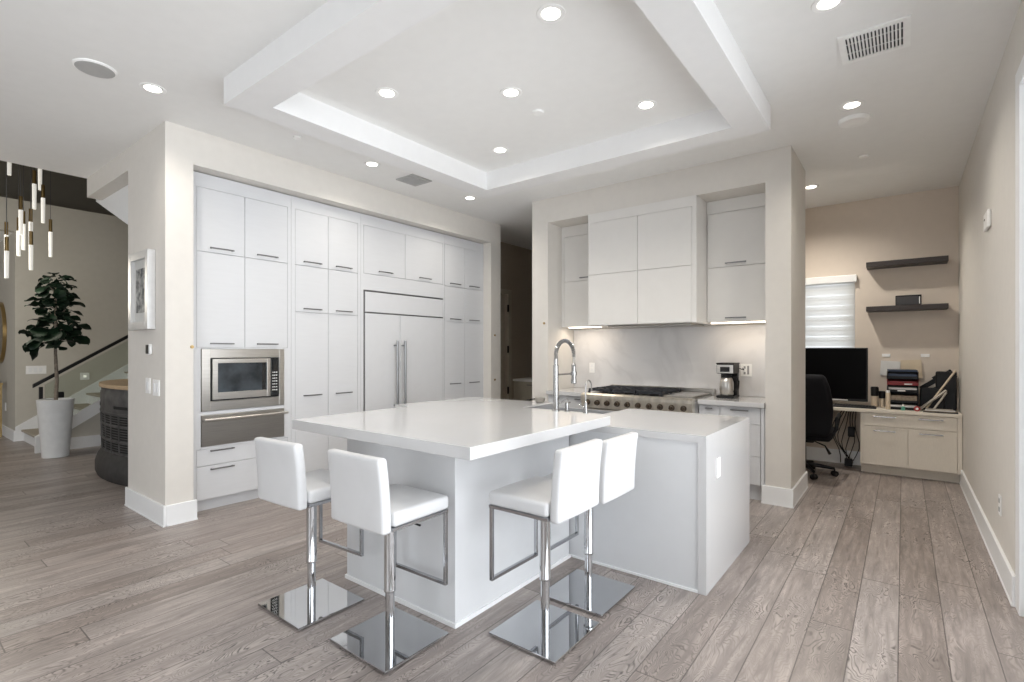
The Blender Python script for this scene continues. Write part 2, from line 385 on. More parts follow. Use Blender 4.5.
# hall behind the kitchen
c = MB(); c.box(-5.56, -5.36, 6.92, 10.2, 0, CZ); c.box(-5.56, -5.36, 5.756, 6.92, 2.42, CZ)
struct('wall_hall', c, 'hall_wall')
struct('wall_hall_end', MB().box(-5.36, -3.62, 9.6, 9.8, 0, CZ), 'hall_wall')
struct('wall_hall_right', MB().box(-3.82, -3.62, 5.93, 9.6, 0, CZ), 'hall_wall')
# walls behind the camera
c = MB(); c.box(-12.6, -10.4, -4.2, -4.0, 0, 6); c.box(-8.8, -3.3, -4.2, -4.0, 0, CZ); c.box(-8.8, -7.8, -4.2, -4.0, CZ, 6); c.box(-7.8, -6.88, -4.2, -4.0, CZ, 6); c.box(0.3, WX + 0.2, -4.2, -4.0, 0, CZ)
c.box(-10.4, -8.8, -4.2, -4.0, 2.6, 6); c.box(-3.3, 0.3, -4.2, -4.0, 2.85, CZ)
struct('wall_rear', c, 'wall')
# foyer
c = MB(); c.box(-11.0, -10.84, 1.51, 7.0, 0, 3.735); c.box(-11.0, -10.84, -4.0, 1.51, 3.24, 3.735)
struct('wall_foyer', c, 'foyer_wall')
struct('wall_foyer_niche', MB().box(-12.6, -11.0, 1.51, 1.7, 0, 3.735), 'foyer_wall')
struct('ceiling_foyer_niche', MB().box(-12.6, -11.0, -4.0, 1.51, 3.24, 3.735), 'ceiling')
struct('wall_foyer_far', MB().box(-12.8, -12.6, -4.2, 7.2, 0, 6), 'unlit_wall')
struct('wall_foyer_end', MB().box(-12.6, -5.56, 7.0, 7.2, 0, 6), 'unlit_wall')
struct('wall_foyer_upper', MB().box(-6.88, -6.7, -4.2, 7.0, CZ + 0.3, 6), 'unlit_wall')
struct('ceiling_foyer', MB().box(-12.8, -6.7, -4.2, 7.2, 6.0, 6.2), 'unlit_wall')

# baseboards
def baseboard(name, segs):
    c = MB()
    for (x0, x1, y0, y1) in segs: c.box(x0, x1, y0, y1, 0, 0.165, 0.003); c.box(x0 - 0.004, x1 + 0.004, y0 - 0.004, y1 + 0.004, 0, 0.012)
    struct(name, c, 'trim')
baseboard('baseboard_left', [(-5.57, -4.632, 1.492, 1.51), (-4.65, -4.632, 1.51, 1.735), (-5.57, -5.55, 1.51, 1.72)])
baseboard('baseboard_range', [(-1.03, -0.772, 5.082, 5.10), (-0.79, -0.772, 5.10, 5.948), (-3.64, -3.37, 5.082, 5.10)])
baseboard('baseboard_right', [(WX - 0.018, WX, 3.87, 7.12)])
baseboard('baseboard_office', [(-3.5, -0.40, YB - 0.018, YB)])
baseboard('baseboard_foyer', [(-12.6, -10.822, 1.492, 1.51), (-10.84, -10.822, 1.51, 1.56)])

# glass doors in the right wall (mostly beside and behind the camera)
d = struct('door_1', MB().box(WX - 0.006, WX + 0.05, 3.75, 3.865, 0, 2.80, 0.002).box(WX - 0.006, WX + 0.05, -3.5, 3.865, 2.80, 2.90, 0.002).box(WX - 0.02, WX + 0.05, -3.5, -3.38, 0, 2.86), 'trim')
c = MB()
for y in (3.74, 1.88, 0.1, -1.66, -3.4): c.box(WX + 0.06, WX + 0.11, y - 0.03, y + 0.03, 0.02, 2.8)
c.box(WX + 0.06, WX + 0.11, -3.4, 3.74, 0.0, 0.06)
o = c.build('door_frame', 'trim', d)
o = MB().box(WX + 0.08, WX + 0.088, -3.4, 3.74, 0.06, 2.8).build('door_glass', 'glass', d)
# rear glazing
c = MB(); 
for x in (-3.3, -1.55, 0.24): c.box(x, x + 0.06, -4.15, -4.08, 0, 2.85)
d = struct('window_1', c, 'trim')
MB().box(-3.24, 0.24, -4.12, -4.112, 0.0, 2.85).build('window_glass', 'glass', d)
# office window
c = MB(); c.box(-1.78, -1.73, YB + 0.08, YB + 0.14, 0.95, 2.27); c.box(-0.52, -0.47, YB + 0.08, YB + 0.14, 0.95, 2.27)
c.box(-1.73, -0.52, YB + 0.08, YB + 0.14, 0.95, 1.0); c.box(-1.73, -0.52, YB + 0.08, YB + 0.14, 2.22, 2.27); c.box(-1.02, -0.97, YB + 0.08, YB + 0.14, 1.0, 2.22)
d = struct('window_2', c, 'trim')
MB().box(-1.73, -0.52, YB + 0.105, YB + 0.111, 1.0, 2.22).build('window_glass', 'glass', d)
t = thing('window_blind', 'white zebra roller blind with bright slits in the office window', 'window blind', (-1.12, YB - 0.03, 0.93))
MB().box(-1.80, -0.447, YB - 0.075, YB - 0.001, 2.235, 2.325, 0.008, 2).build('valance', 'trim', t)
o = MB().box(-1.78, -0.475, YB - 0.030, YB - 0.027, 0.95, 2.235).build('blind_fabric', 'blind', t)
MB().box(-1.78, -0.475, YB - 0.038, YB - 0.018, 0.93, 0.955, 0.004).build('bottom_rail', 'trim', t)

# ------------------------------------------------------------------ handles / cabinet helper
# face frames: u runs along the cabinet, d outwards from the face, z up
class Face:
    def __init__(s, axis, plane, sign): s.axis, s.plane, s.sign = axis, plane, sign
    def box(s, mb, u0, u1, d0, d1, z0, z1, bev=0):
        a = s.plane + s.sign * d0; b_ = s.plane + s.sign * d1
        if s.axis == 'x': mb.box(min(a, b_), max(a, b_), u0, u1, z0, z1, bev)
        else: mb.box(u0, u1, min(a, b_), max(a, b_), z0, z1, bev)
        return mb
    def pt(s, u, d, z):
        a = s.plane + s.sign * d
        return (a, u, z) if s.axis == 'x' else (u, a, z)
def pull(face, parent, uc, z, length=0.20, m='handle', proj=0.028):
    mb = MB()
    face.box(mb, uc - length / 2, uc + length / 2, proj - 0.008, proj, z - 0.006, z + 0.006, 0.0015)
    for u in (uc - length / 2 + 0.012, uc + length / 2 - 0.012): face.box(mb, u - 0.005, u + 0.005, 0, proj - 0.006, z - 0.005, z + 0.005)
    return mb.build('handle', m, parent)
def slab(face, parent, name, u0, u1, z0, z1, m, handle=None, hm='handle', g=0.0022, hl=0.20):
    mb = face.box(MB(), u0 + g, u1 - g, -0.018, 0.0, z0 + g, z1 - g, 0.001)
    o = mb.build(name, m, parent)
    if handle is not None:
        for (hu, hz) in handle: pull(face, o, hu, hz, hl, hm)
    return o
def unit(face, name, label, cat, u0, u1, z1, depth, m, kick=True, group=None, kicku=None, front=None, z0=0.104):
    """carcass: dark backing behind the door gaps, frame strips flush with the doors are added by caller"""
    t = thing(name, label, cat, face.pt((u0 + u1) / 2, -depth / 2, 0 if kick else z0), 0, group)
    mb = face.box(MB(), u0, u1, -depth, -0.0185, z0, z1)
    if kick: face.box(mb, u0, u1, -depth, -0.06, 0, z0)
    mb.build('carcass', m, t)
    return t
def frame(face, t, rects, m):
    mb = MB()
    for (u0, u1, z0, z1) in rects: face.box(mb, u0, u1, -0.0185, 0.0, z0, z1)
    return mb.build('face_frame', m, t)

F = Face('x', -4.79, 1)
DEP = 0.55
ZT, Z1, Z2, ZB = 2.81, 2.256, 1.787, 0.104
# oven tower
t = unit(F, 'oven_cabinet', 'tall white cabinet around the microwave, beside the left column', 'cabinet', 1.715, 2.634, 2.93, DEP, 'cab', group=None)
frame(F, t, [(1.715, 1.786, ZB, 2.93), (2.598, 2.634, ZB, 2.93), (1.786, 2.598, ZT, 2.93), (1.786, 1.82, 0.55, 1.426), (2.562, 2.598, 0.55, 1.426), (1.82, 2.562, 0.838, 0.868), (1.82, 2.562, 0.545, 0.565), (1.82, 2.562, 1.416, 1.426)], 'cab')
for a, b_ in ((1.786, 2.190), (2.190, 2.598)):
    cc = (a + b_) / 2
    slab(F, t, 'door', a, b_, Z1, ZT, 'cab', [(cc, Z1 + 0.04)])
    slab(F, t, 'door', a, b_, 1.426, Z1, 'cab', [(cc, 1.426 + 0.035)])
slab(F, t, 'drawer', 1.786, 2.598, 0.398, 0.545, 'cab', [(1.99, 0.525), (2.39, 0.525)])
slab(F, t, 'drawer', 1.786, 2.598, ZB, 0.398, 'cab', [(1.99, 0.365), (2.39, 0.365)])
# pantry
t = unit(F, 'pantry_cabinet', 'tall white pantry cabinet with six doors between oven and refrigerator', 'cabinet', 2.636, 3.446, 2.93, DEP, 'cab')
frame(F, t, [(2.636, 2.676, ZB, 2.93), (3.408, 3.446, ZB, 2.93), (2.676, 3.408, ZT, 2.93)], 'cab')
for a, b_ in ((2.676, 3.043), (3.043, 3.408)):
    cc = (a + b_) / 2
    slab(F, t, 'door', a, b_, Z1, ZT, 'cab', [(cc, Z1 + 0.04)]); slab(F, t, 'door', a, b_, Z2, Z1, 'cab', [(cc, Z2 + 0.035)])
    slab(F, t, 'door', a, b_, ZB, Z2, 'cab', [(cc, 0.945)])
# cabinet over the fridge
t = thing('refrigerator_surround', 'white cabinet above the panelled refrigerator', 'cabinet', (-5.05, 4.09, 0))
mb = MB(); F.box(mb, 3.448, 4.748, -DEP, -0.0185, 2.085, 2.93); F.box(mb, 3.448, 3.482, -DEP, -0.0185, 0, 2.085); F.box(mb, 4.726, 4.748, -DEP, -0.0185, 0, 2.085)
mb.build('carcass', 'cab', t)
frame(F, t, [(3.448, 3.484, 0.0, 2.93), (4.724, 4.748, 0.0, 2.93), (3.484, 4.724, ZT, 2.93), (3.484, 4.724, 2.085, 2.266)], 'cab')
for a, b_ in ((3.486, 4.085), (4.085, 4.722)): slab(F, t, 'door', a, b_, 2.268, ZT, 'cab', [((a + b_) / 2, 2.31)])
# fridge
t = thing('refrigerator', 'built-in white panelled refrigerator with two long steel handles', 'refrigerator', (-5.05, 4.105, 0))
mb = MB(); F.box(mb, 3.486, 4.722, -DEP + 0.02, -0.02, 0.0, 2.083); mb.build('cabinet_body', 'gap', t)
mb = MB(); F.box(mb, 3.488, 3.497, -0.02, 0.004, 0.1, 2.078); F.box(mb, 3.497, 4.722, -0.02, 0.004, 2.069, 2.078); F.box(mb, 3.497, 4.722, -0.02, 0.004, 1.826, 1.836)
mb.build('gap_strip', 'handle', t)  # dark strips standing in for the shaded gaps around the panels
mb = F.box(MB(), 3.503, 4.72, -0.019, 0.002, 1.838, 2.066, 0.002); mb.build('grille_panel', 'fridge', t)
mb = F.box(MB(), 3.503, 4.003, -0.019, 0.002, 0.1, 1.822, 0.002); d1 = mb.build('door', 'fridge', t)
mb = F.box(MB(), 4.009, 4.72, -0.019, 0.002, 0.1, 1.822, 0.002); d2 = mb.build('door', 'fridge', t)
for dd, u in ((d1, 3.915), (d2, 4.032)):
    x = -4.79 + 0.065
    mb = MB().tube([(x, u, 0.70), (x, u, 1.515)], 0.014, 14)
    for z in (0.75, 1.46): mb.tube([(-4.788, u, z), (x, u, z)], 0.009, 10)
    mb.build('handle', 'fridge_handle', dd, True)
mb = F.box(MB(), 3.50, 4.72, -0.09, -0.07, 0.0, 0.098); mb.build('toe_grille', 'steel_dark', t)
# far tower
t = unit(F, 'pantry_cabinet', 'tall white cabinet right of the refrigerator, at the far end of the cabinet wall', 'cabinet', 4.75, 5.535, 2.93, DEP, 'cab')
frame(F, t, [(5.512, 5.535, ZB, 2.93), (4.75, 5.512, ZT, 2.93)], 'cab')
for a, b_ in ((4.752, 5.142), (5.142, 5.512)):
    cc = (a + b_) / 2
    slab(F, t, 'door', a, b_, Z1, ZT, 'cab', [(cc, Z1 + 0.04)]); slab(F, t, 'door', a, b_, Z2, Z1, 'cab', [(cc, Z2 + 0.035)])
    slab(F, t, 'door', a, b_, ZB, Z2, 'cab', [(cc, 0.955)])

# microwave
t = thing('microwave_oven', 'stainless steel built-in microwave in the white oven cabinet', 'microwave', (-4.80, 2.19, 0.872))
mb = MB()
F.box(mb, 1.823, 1.893, -0.017, 0.012, 0.872, 1.413, 0.002); F.box(mb, 2.508, 2.559, -0.017, 0.012, 0.872, 1.413, 0.002)
F.box(mb, 1.893, 2.508, -0.017, 0.012, 0.872, 0.955, 0.002); F.box(mb, 1.893, 2.508, -0.017, 0.012, 1.335, 1.413, 0.002)
mb.build('trim_kit', 'steel', t)
mb = MB(); F.box(mb, 1.896, 2.505, -0.015, 0.004, 0.958, 1.332); mb.build('body', 'black', t)
mb = MB()
F.box(mb, 1.905, 1.950, 0.004, 0.024, 0.968, 1.326, 0.002); F.box(mb, 2.385, 2.418, 0.004, 0.024, 0.968, 1.326, 0.002)
F.box(mb, 1.950, 2.385, 0.004, 0.024, 0.968, 1.030, 0.002); F.box(mb, 1.950, 2.385, 0.004, 0.024, 1.288, 1.326, 0.002)
dr = mb.build('door', 'steel', t)
F.box(MB(), 1.948, 2.387, 0.004, 0.018, 1.028, 1.290).build('door_window', 'oven_glass', dr)
mb = MB(); F.box(mb, 2.340, 2.372, 0.018, 0.021, 1.03, 1.29); mb.build('door_edge', 'black_glass', dr)
cp = F.box(MB(), 2.425, 2.495, 0.004, 0.020, 0.975, 1.326, 0.002).build('control_panel', 'black_glass', t)
mb = MB()
for r_ in range(7):
    for q in range(3): F.box(mb, 2.437 + q * 0.018, 2.447 + q * 0.018, 0.020, 0.0212, 1.02 + r_ * 0.028, 1.028 + r_ * 0.028)
mb.build('buttons', 'plastic_white', cp)
# warming drawer
t = thing('warming_drawer', 'stainless steel warming drawer under the microwave', 'warming drawer', (-4.80, 2.2, 0.567))
F.box(MB(), 1.823, 2.559, -0.017, 0.012, 0.567, 0.836, 0.002).build('drawer_front', 'steel_dark', t)
mb = MB().tube([(-4.735, 1.83, 0.800), (-4.735, 2.572, 0.800)], 0.012, 14)
for u in (1.86, 2.54): mb.tube([(-4.778, u, 0.8), (-4.735, u, 0.8)], 0.009, 10)
mb.build('handle', 'steel', t, True)

# ------------------------------------------------------------------ range wall
t = thing('hood_cabinet', 'white boxed range hood with four flat panels above the range', 'range hood', (-2.22, 5.4, 1.68))
MB().box(-2.828, -1.617, 5.10, 5.718, 1.68, 2.938).build('body', 'cab_warm', t)
mb = MB().box(-2.828, -2.822, 5.08, 5.10, 1.68, 2.938).box(-1.66, -1.617, 5.08, 5.10, 1.68, 2.938).box(-2.822, -1.66, 5.08, 5.10, 2.835, 2.938)
mb.build('face_frame', 'cab_warm', t)
H = Face('y', 5.08, -1)
for a, b_ in ((-2.822, -2.235), (-2.235, -1.66)):
    for z0, z1 in ((1.682, 2.25), (2.25, 2.835)):
        slab(H, t, 'panel', a, b_, z0, z1, 'cab_warm')
MB().box(-2.62, -1.70, 5.16, 5.60, 1.664, 1.679).build('hood_insert', 'steel_dark', t)
UC = Face('y', 5.41, -1)
def upper(name, label, u0, u1, hu, g=None):
    t = thing(name, label, 'cabinet', ((u0 + u1) / 2, 5.56, 1.69))
    MB().box(u0, u1, 5.4285, 5.718, 1.69, 2.938).build('carcass', 'cab_warm', t)
    return t
t = upper('wall_cabinet', 'narrow white wall cabinet left of the range hood', -3.388, -2.830, 0)
frame(UC, t, [(-3.388, -3.355, 1.69, 2.938), (-3.355, -2.83, 2.81, 2.938)], 'cab_warm')
slab(UC, t, 'door', -3.353, -2.832, 2.25, 2.808, 'cab_warm', [(-3.02, 2.285)]); slab(UC, t, 'door', -3.353, -2.832, 1.692, 2.25, 'cab_warm')
t = upper('wall_cabinet', 'white wall cabinet right of the range hood, above the coffee maker', -1.615, -1.002, 0)
frame(UC, t, [(-1.615, -1.002, 2.81, 2.938)], 'cab_warm')
slab(UC, t, 'door', -1.613, -1.004, 2.25, 2.808, 'cab_warm', [(-1.33, 2.285)]); slab(UC, t, 'door', -1.613, -1.004, 1.692, 2.25, 'cab_warm', [(-1.33, 1.73)])
# LED strips under them
for x0, x1, lab in ((-3.30, -2.86, 'glowing light strip under the left wall cabinet'), (-1.58, -1.02, 'glowing light strip under the right wall cabinet')):
    t = thing('cabinet_light', lab, 'light', ((x0 + x1) / 2, 5.46, 1.675))
    MB().box(x0, x1, 5.435, 5.47, 1.676, 1.689).build('light_strip', 'strip', t)
    l = bpy.data.lights.new('strip_light', 'AREA'); l.shape = 'RECTANGLE'; l.size = x1 - x0; l.size_y = 0.05; l.energy = 1.1; l.color = (1.0, 0.84, 0.66)
    lo = bpy.data.objects.new('strip_light', l); COL.objects.link(lo); lo.parent = t; lo.location = (0, 0.02, -0.003)
# backsplash
solo(MB().box(-3.386, -1.002, 5.703, 5.7175, 0.922, 1.663).build('backsplash', 'marble'), 'pale marble backsplash slab behind the range', 'backsplash')
# base cabinets + counters of the range wall
def basecab(u0, u1, label, rows, lab2):
    fb = Face('y', 5.10, -1)
    t = thing('base_cabinet', label, 'cabinet', ((u0 + u1) / 2, 5.4, 0))
    MB().box(u0, u1, 5.1185, 5.70, 0.15, 0.872).box(u0, u1, 5.17, 5.70, 0, 0.15).build('carcass', 'cab', t)
    for (a, b_, z0, z1, h) in rows: slab(fb, t, 'drawer', a, b_, z0, z1, 'cab', h, hl=0.16 if b_ - a > .3 else 0.07)
    return t
basecab(-1.60, -1.004, 'white drawer cabinet under the coffee maker, right of the range',
        [(-1.60, -1.40, 0.712, 0.868, [(-1.50, 0.838)]), (-1.40, -1.04, 0.712, 0.868, [(-1.22, 0.838)]), (-1.60, -1.04, 0.415, 0.712, []), (-1.60, -1.04, 0.152, 0.415, []), (-1.04, -1.006, 0.152, 0.868, [])], '')
basecab(-3.386, -2.83, 'white drawer cabinet left of the range',
        [(-3.386, -3.11, 0.712, 0.868, [(-3.25, 0.838)]), (-3.11, -2.83, 0.712, 0.868, [(-2.97, 0.838)]), (-3.386, -2.83, 0.152, 0.712, [])], '')
solo(MB().box(-1.60, -1.004, 5.055, 5.702, 0.874, 0.92, 0.002).build('worktop', 'quartz'), 'short white quartz worktop under the coffee maker', 'countertop')
solo(MB().box(-3.386, -2.83, 5.055, 5.702, 0.874, 0.92, 0.002).build('worktop', 'quartz'), 'short white quartz worktop left of the range', 'countertop')

# range
t = thing('range_cooker', 'wide stainless steel gas range with black grates and a row of knobs', 'range', (-2.215, 5.3, 0))
RX0, RX1, RY0, RY1 = -2.826, -1.604, 4.95, 5.70
MB().box(RX0, RX1, RY0 + 0.04, RY1, 0.10, 0.90).build('body', 'steel', t)
mb = MB()
for x in (RX0 + 0.06, RX1 - 0.06):
    for y in (RY0 + 0.12, RY1 - 0.08): mb.tube([(x, y, 0), (x, y, 0.10)], 0.02, 12)
mb.build('feet', 'steel_dark', t, True)
for a, b_ in ((RX0 + 0.01, -2.08), (-2.07, RX1 - 0.01)):
    od = MB().box(a, b_, RY0 + 0.005, RY0 + 0.038, 0.16, 0.765, 0.004).build('oven_door', 'steel', t)
    MB().box(a + 0.1, b_ - 0.1, RY0 + 0.001, RY0 + 0.006, 0.30, 0.58).build('window', 'black_glass', od)
    mb = MB().tube([(a + 0.03, RY0 - 0.045, 0.72), (b_ - 0.03, RY0 - 0.045, 0.72)], 0.013, 12)
    for x in (a + 0.06, b_ - 0.06): mb.tube([(x, RY0 + 0.006, 0.72), (x, RY0 - 0.045, 0.72)], 0.009, 10)
    mb.build('handle', 'chrome_brushed', od, True)
mb = MB().prism([(RY0 - 0.02, 0.775), (RY0 + 0.04, 0.775), (RY0 + 0.04, 0.932), (RY0 - 0.005, 0.932), (RY0 - 0.04, 0.915), (RY0 - 0.04, 0.885)], 'x', RX0, RX1)
cp = mb.build('control_panel', 'steel_light', t)
for i in range(10):
    x = RX0 + 0.085 + i * 0.117
    mb = MB().tube([(x, RY0 - 0.034, 0.835), (x, RY0 - 0.040, 0.835)], 0.030, 16)
    mb.tube([(x, RY0 - 0.040, 0.835), (x, RY0 - 0.075, 0.835)], [0.023, 0.019], 16).box(x - 0.004, x + 0.004, RY0 - 0.085, RY0 - 0.045, 0.815, 0.858)
    mb.build('knob', 'knob', t, True)
MB().box(RX0, RX1, RY0 + 0.02, RY1, 0.90, 0.925, 0.003).build('cooktop', 'steel_dark', t)
for i in range(3):
    gx0 = RX0 + 0.035 + i * 0.285; gx1 = gx0 + 0.272
    mb = MB()
    for y in (5.03, 5.14, 5.25, 5.36, 5.47, 5.58): mb.box(gx0, gx1, y - 0.008, y + 0.008, 0.950, 0.978)
    for x in (gx0 + 0.006, gx0 + 0.07, gx0 + 0.136, gx0 + 0.202, gx1 - 0.006): mb.box(x - 0.006, x + 0.006, 5.024, 5.586, 0.950, 0.978)
    for x in (gx0 + 0.006, gx1 - 0.006):
        for y in (5.03, 5.30, 5.58): mb.box(x - 0.010, x + 0.010, y - 0.010, y + 0.010, 0.925, 0.952)
    mb.build('grate', 'iron', t)
    for y in (5.17, 5.44):
        MB().lathe([(0.05, 0), (0.05, 0.008), (0.035, 0.012), (0.032, 0.018)], ((gx0 + gx1) / 2, y, 0.925), 20).build('burner', 'black', t, True)
MB().box(-1.93, -1.64, 5.03, 5.58, 0.925, 0.948, 0.006).build('griddle', 'steel', t)
mb = MB().box(RX0, RX1, RY1 - 0.05, RY1 - 0.005, 0.925, 0.985, 0.002).box(RX0, RX0 + 0.02, RY1 - 0.09, RY1 - 0.05, 0.925, 0.985).box(RX1 - 0.02, RX1, RY1 - 0.09, RY1 - 0.05, 0.925, 0.985)
mb.build('back_guard', 'steel', t)

# coffee maker
t = thing('coffee_maker', 'black and steel drip coffee maker with steel carafe on the worktop right of the range', 'coffee maker', (-1.42, 5.46, 0.921))
cx, cyy = -1.42, 5.46
MB().box(cx - 0.085, cx + 0.085, cyy - 0.12, cyy + 0.11, 0.921, 0.945, 0.008, 2).build('base', 'black', t)
MB().box(cx - 0.08, cx + 0.08, cyy + 0.035, cyy + 0.11, 0.945, 1.17, 0.006, 2).build('water_tank', 'black', t)
hd = MB().box(cx - 0.085, cx + 0.085, cyy - 0.11, cyy + 0.11, 1.165, 1.265, 0.012, 2).build('brew_head', 'black', t)
MB().box(cx - 0.078, cx + 0.078, cyy - 0.113, cyy - 0.108, 1.172, 1.255).build('front_plate', 'steel', hd)
MB().box(cx - 0.045, cx + 0.045, cyy - 0.1165, cyy - 0.112, 1.185, 1.235).build('display', 'black_glass', hd)
MB().box(cx - 0.088, cx + 0.088, cyy - 0.113, cyy + 0.113, 1.262, 1.275, 0.004).build('lid', 'black', hd)
cf = MB().lathe([(0.058, 0.945), (0.066, 0.96), (0.066, 1.07), (0.052, 1.115), (0.045, 1.125)], (cx, cyy - 0.045, 0), 28).build('carafe', 'steel', t, True)
MB().lathe([(0.046, 1.125), (0.050, 1.13), (0.048, 1.15), (0.03, 1.158)], (cx, cyy - 0.045, 0), 24).build('carafe_lid', 'black', cf, True)
MB().tube([(cx + 0.045, cyy - 0.05, 1.135), (cx + 0.095, cyy - 0.05, 1.13), (cx + 0.115, cyy - 0.05, 1.09), (cx + 0.11, cyy - 0.05, 1.02), (cx + 0.068, cyy - 0.05, 0.985)], 0.010, 10).build('carafe_handle', 'black', cf, True)
MB().tube([(cx + 0.08, cyy + 0.08, 1.22), (cx + 0.12, cyy + 0.14, 1.20), (-1.33, 5.675, 1.215), (-1.32, 5.69, 1.20)], 0.004, 8).build('power_cord', 'black', t, True)
# outlets
def plate(name, label, cat, x0, x1, y0, y1, z0, z1, slots=None, group=None, sm='gap'):
    t = thing(name, label, cat, ((x0 + x1) / 2, (y0 + y1) / 2, z0), 0, group)
    MB().box(x0, x1, y0, y1, z0, z1, 0.001).build('cover_plate', 'plastic_white', t)
    if slots:
        for s_ in slots: MB().box(*s_, 0.0008).build('socket' if 'outlet' in name else 'rocker', sm if 'outlet' in name else 'trim', t)
    return t
plate('power_outlet', 'white outlet on the marble backsplash right of the coffee maker', 'outlet', -1.355, -1.245, 5.695, 5.703, 1.13, 1.26, [(-1.325, -1.305, 5.6935, 5.695, 1.15, 1.175), (-1.325, -1.305, 5.6935, 5.695, 1.21, 1.235), (-1.29, -1.27, 5.6935, 5.695, 1.15, 1.24)])
plate('power_outlet', 'white outlet on the backsplash left of the range, beyond the small tap', 'outlet', -3.155, -3.08, 5.695, 5.703, 1.12, 1.245, [(-3.13, -3.105, 5.6935, 5.695, 1.14, 1.17), (-3.13, -3.105, 5.6935, 5.695, 1.195, 1.225)], sm='trim')
# small black utensil rest and kettle
t = thing('pepper_grinder', 'small black bottle at the right end of the worktop by the column', 'grinder', (-1.09, 5.60, 0.921))
MB().lathe([(0.018, 0.921), (0.018, 0.935), (0.012, 0.95), (0.016, 0.975), (0.01, 0.985)], (-1.05, 5.45, 0), 16).build('body', 'black', t, True)
MB().lathe([(0.011, 0.985), (0.013, 0.992), (0.006, 1.0)], (-1.05, 5.45, 0), 16).build('cap', 'brass', t, True)
t = thing('soap_dish', 'small steel dish with dark edge on the island left of the sink', 'dish', (-2.70, 3.93, 0.9115))
MB().lathe([(0.034, 0.9115), (0.040, 0.916), (0.050, 0.955), (0.053, 0.958), (0.046, 0.954), (0.036, 0.922)], (-2.70, 3.93, 0), 28).build('bowl', 'steel_dark', t, True)
MB().tube([(-2.745, 3.915, 0.945), (-2.78, 3.90, 0.940), (-2.795, 3.895, 0.932)], 0.006, 10).build('handle', 'black', t, True)

# ------------------------------------------------------------------ island
t = thing('kitchen_island', 'large white kitchen island base under a raised table-like slab and lower counter', 'kitchen island', (-2.2, 3.0, 0))
MB().box(-2.713, -1.790, 1.852, 2.955, 0, 0.922, 0.002).build('table_base', 'island', t)
MB().box(-3.55, -2.61, 2.985, 3.965, 0.0, 0.865).box(-1.82, -0.94, 2.985, 3.965, 0.0, 0.865).box(-2.61, -1.82, 2.985, 3.50, 0.0, 0.865).box(-2.61, -1.82, 3.50, 3.965, 0.0, 0.67).build('cabinet_base', 'island', t)
mb = MB(); mb.box(-2.722, -1.781, 1.843, 1.852, 0, 0.022); mb.box(-1.790, -1.781, 1.852, 2.96, 0, 0.022); mb.box(-2.722, -2.713, 1.852, 2.97, 0, 0.022); mb.box(-1.79, -0.938, 2.969, 2.976, 0, 0.015)
mb.build('base_moulding', 'trim', t)
MB().box(-3.55, -0.938, 2.976, 2.985, 0.0, 0.866).build('back_panel', 'island', t)
# recess frame of the waterfall front: vertical leg
raised = MB().box(-2.950, -1.484, 1.628, 2.956, 0.9225, 0.980, 0.002).build('raised_slab', 'quartz')
solo(raised, 'thick raised white quartz table slab on the kitchen island', 'countertop')
t = thing('waterfall_counter', 'lower white quartz island counter with waterfall end and sink cut-out', 'countertop', (-2.2, 3.5, 0))
sx0, sx1, sy0, sy1 = -2.60, -1.83, 3.52, 3.93
mb = MB(); zc0, zc1 = 0.866, 0.911
mb.box(-3.62, sx0, 2.968, 3.995, zc0, zc1); mb.box(sx1, -0.889, 2.968, 3.995, zc0, zc1); mb.box(sx0, sx1, 2.968, sy0, zc0, zc1)
mb.build('counter_slab', 'quartz', t)
MB().box(-0.937, -0.889, 2.968, 3.995, 0, 0.8658).build('waterfall_end', 'quartz', t)
MB().box(-3.62, -3.572, 2.968, 3.995, 0, 0.8658).build('waterfall_end', 'quartz', t)
plate('power_outlet', 'white outlet set in the waterfall end of the island', 'outlet', -0.889, -0.884, 3.16, 3.235, 0.63, 0.75, [(-0.884, -0.8825, 3.185, 3.21, 0.65, 0.73)], sm='trim')
t = thing('sink', 'stainless steel sink set in the lower island counter', 'sink', (-2.215, 3.73, 0.868))
mb = MB(); zs = 0.905
mb.box(sx0 + .002, sx0 + 0.014, sy0 + .002, 4.01, 0.69, zs); mb.box(sx1 - 0.014, sx1 - .002, sy0 + .002, 4.01, 0.69, zs); mb.box(sx0 + .014, sx1 - .014, sy0 + .002, sy0 + 0.014, 0.69, zs)
mb.box(sx0 + .014, sx1 - .014, 3.985, 4.01, 0.69, zs - 0.03); mb.box(sx0 + .002, sx1 - .002, sy0 + .002, 4.01, 0.678, 0.69)
mb.build('basin', 'basin', t)
MB().lathe([(0.045, 0.690), (0.045, 0.694), (0.03, 0.692)], (-2.215, 3.75, 0), 20).build('drain', 'steel_dark', t, True)
# faucet
t = thing('kitchen_faucet', 'tall steel spring kitchen faucet with pull-down spray on the island', 'faucet', (-2.215, 3.45, 0.9115))
fx, fy = -2.215, 3.45
MB().lathe([(0.030, 0.9115), (0.030, 0.925), (0.022, 0.93), (0.022, 1.28), (0.017, 1.285), (0.017, 1.33)], (fx, fy, 0), 24).build('body', 'nickel', t, True)
arc = [(fx, fy, 1.33)] + [(fx, fy + 0.14 - 0.14 * math.cos(a), 1.36 + 0.12 * math.sin(a)) for a in [PI * i / 16 for i in range(17)]] + [(fx, fy + 0.28, 1.33), (fx, fy + 0.28, 1.27)]
MB().tube(arc, 0.009, 10).build('hose', 'steel_dark', t, True)
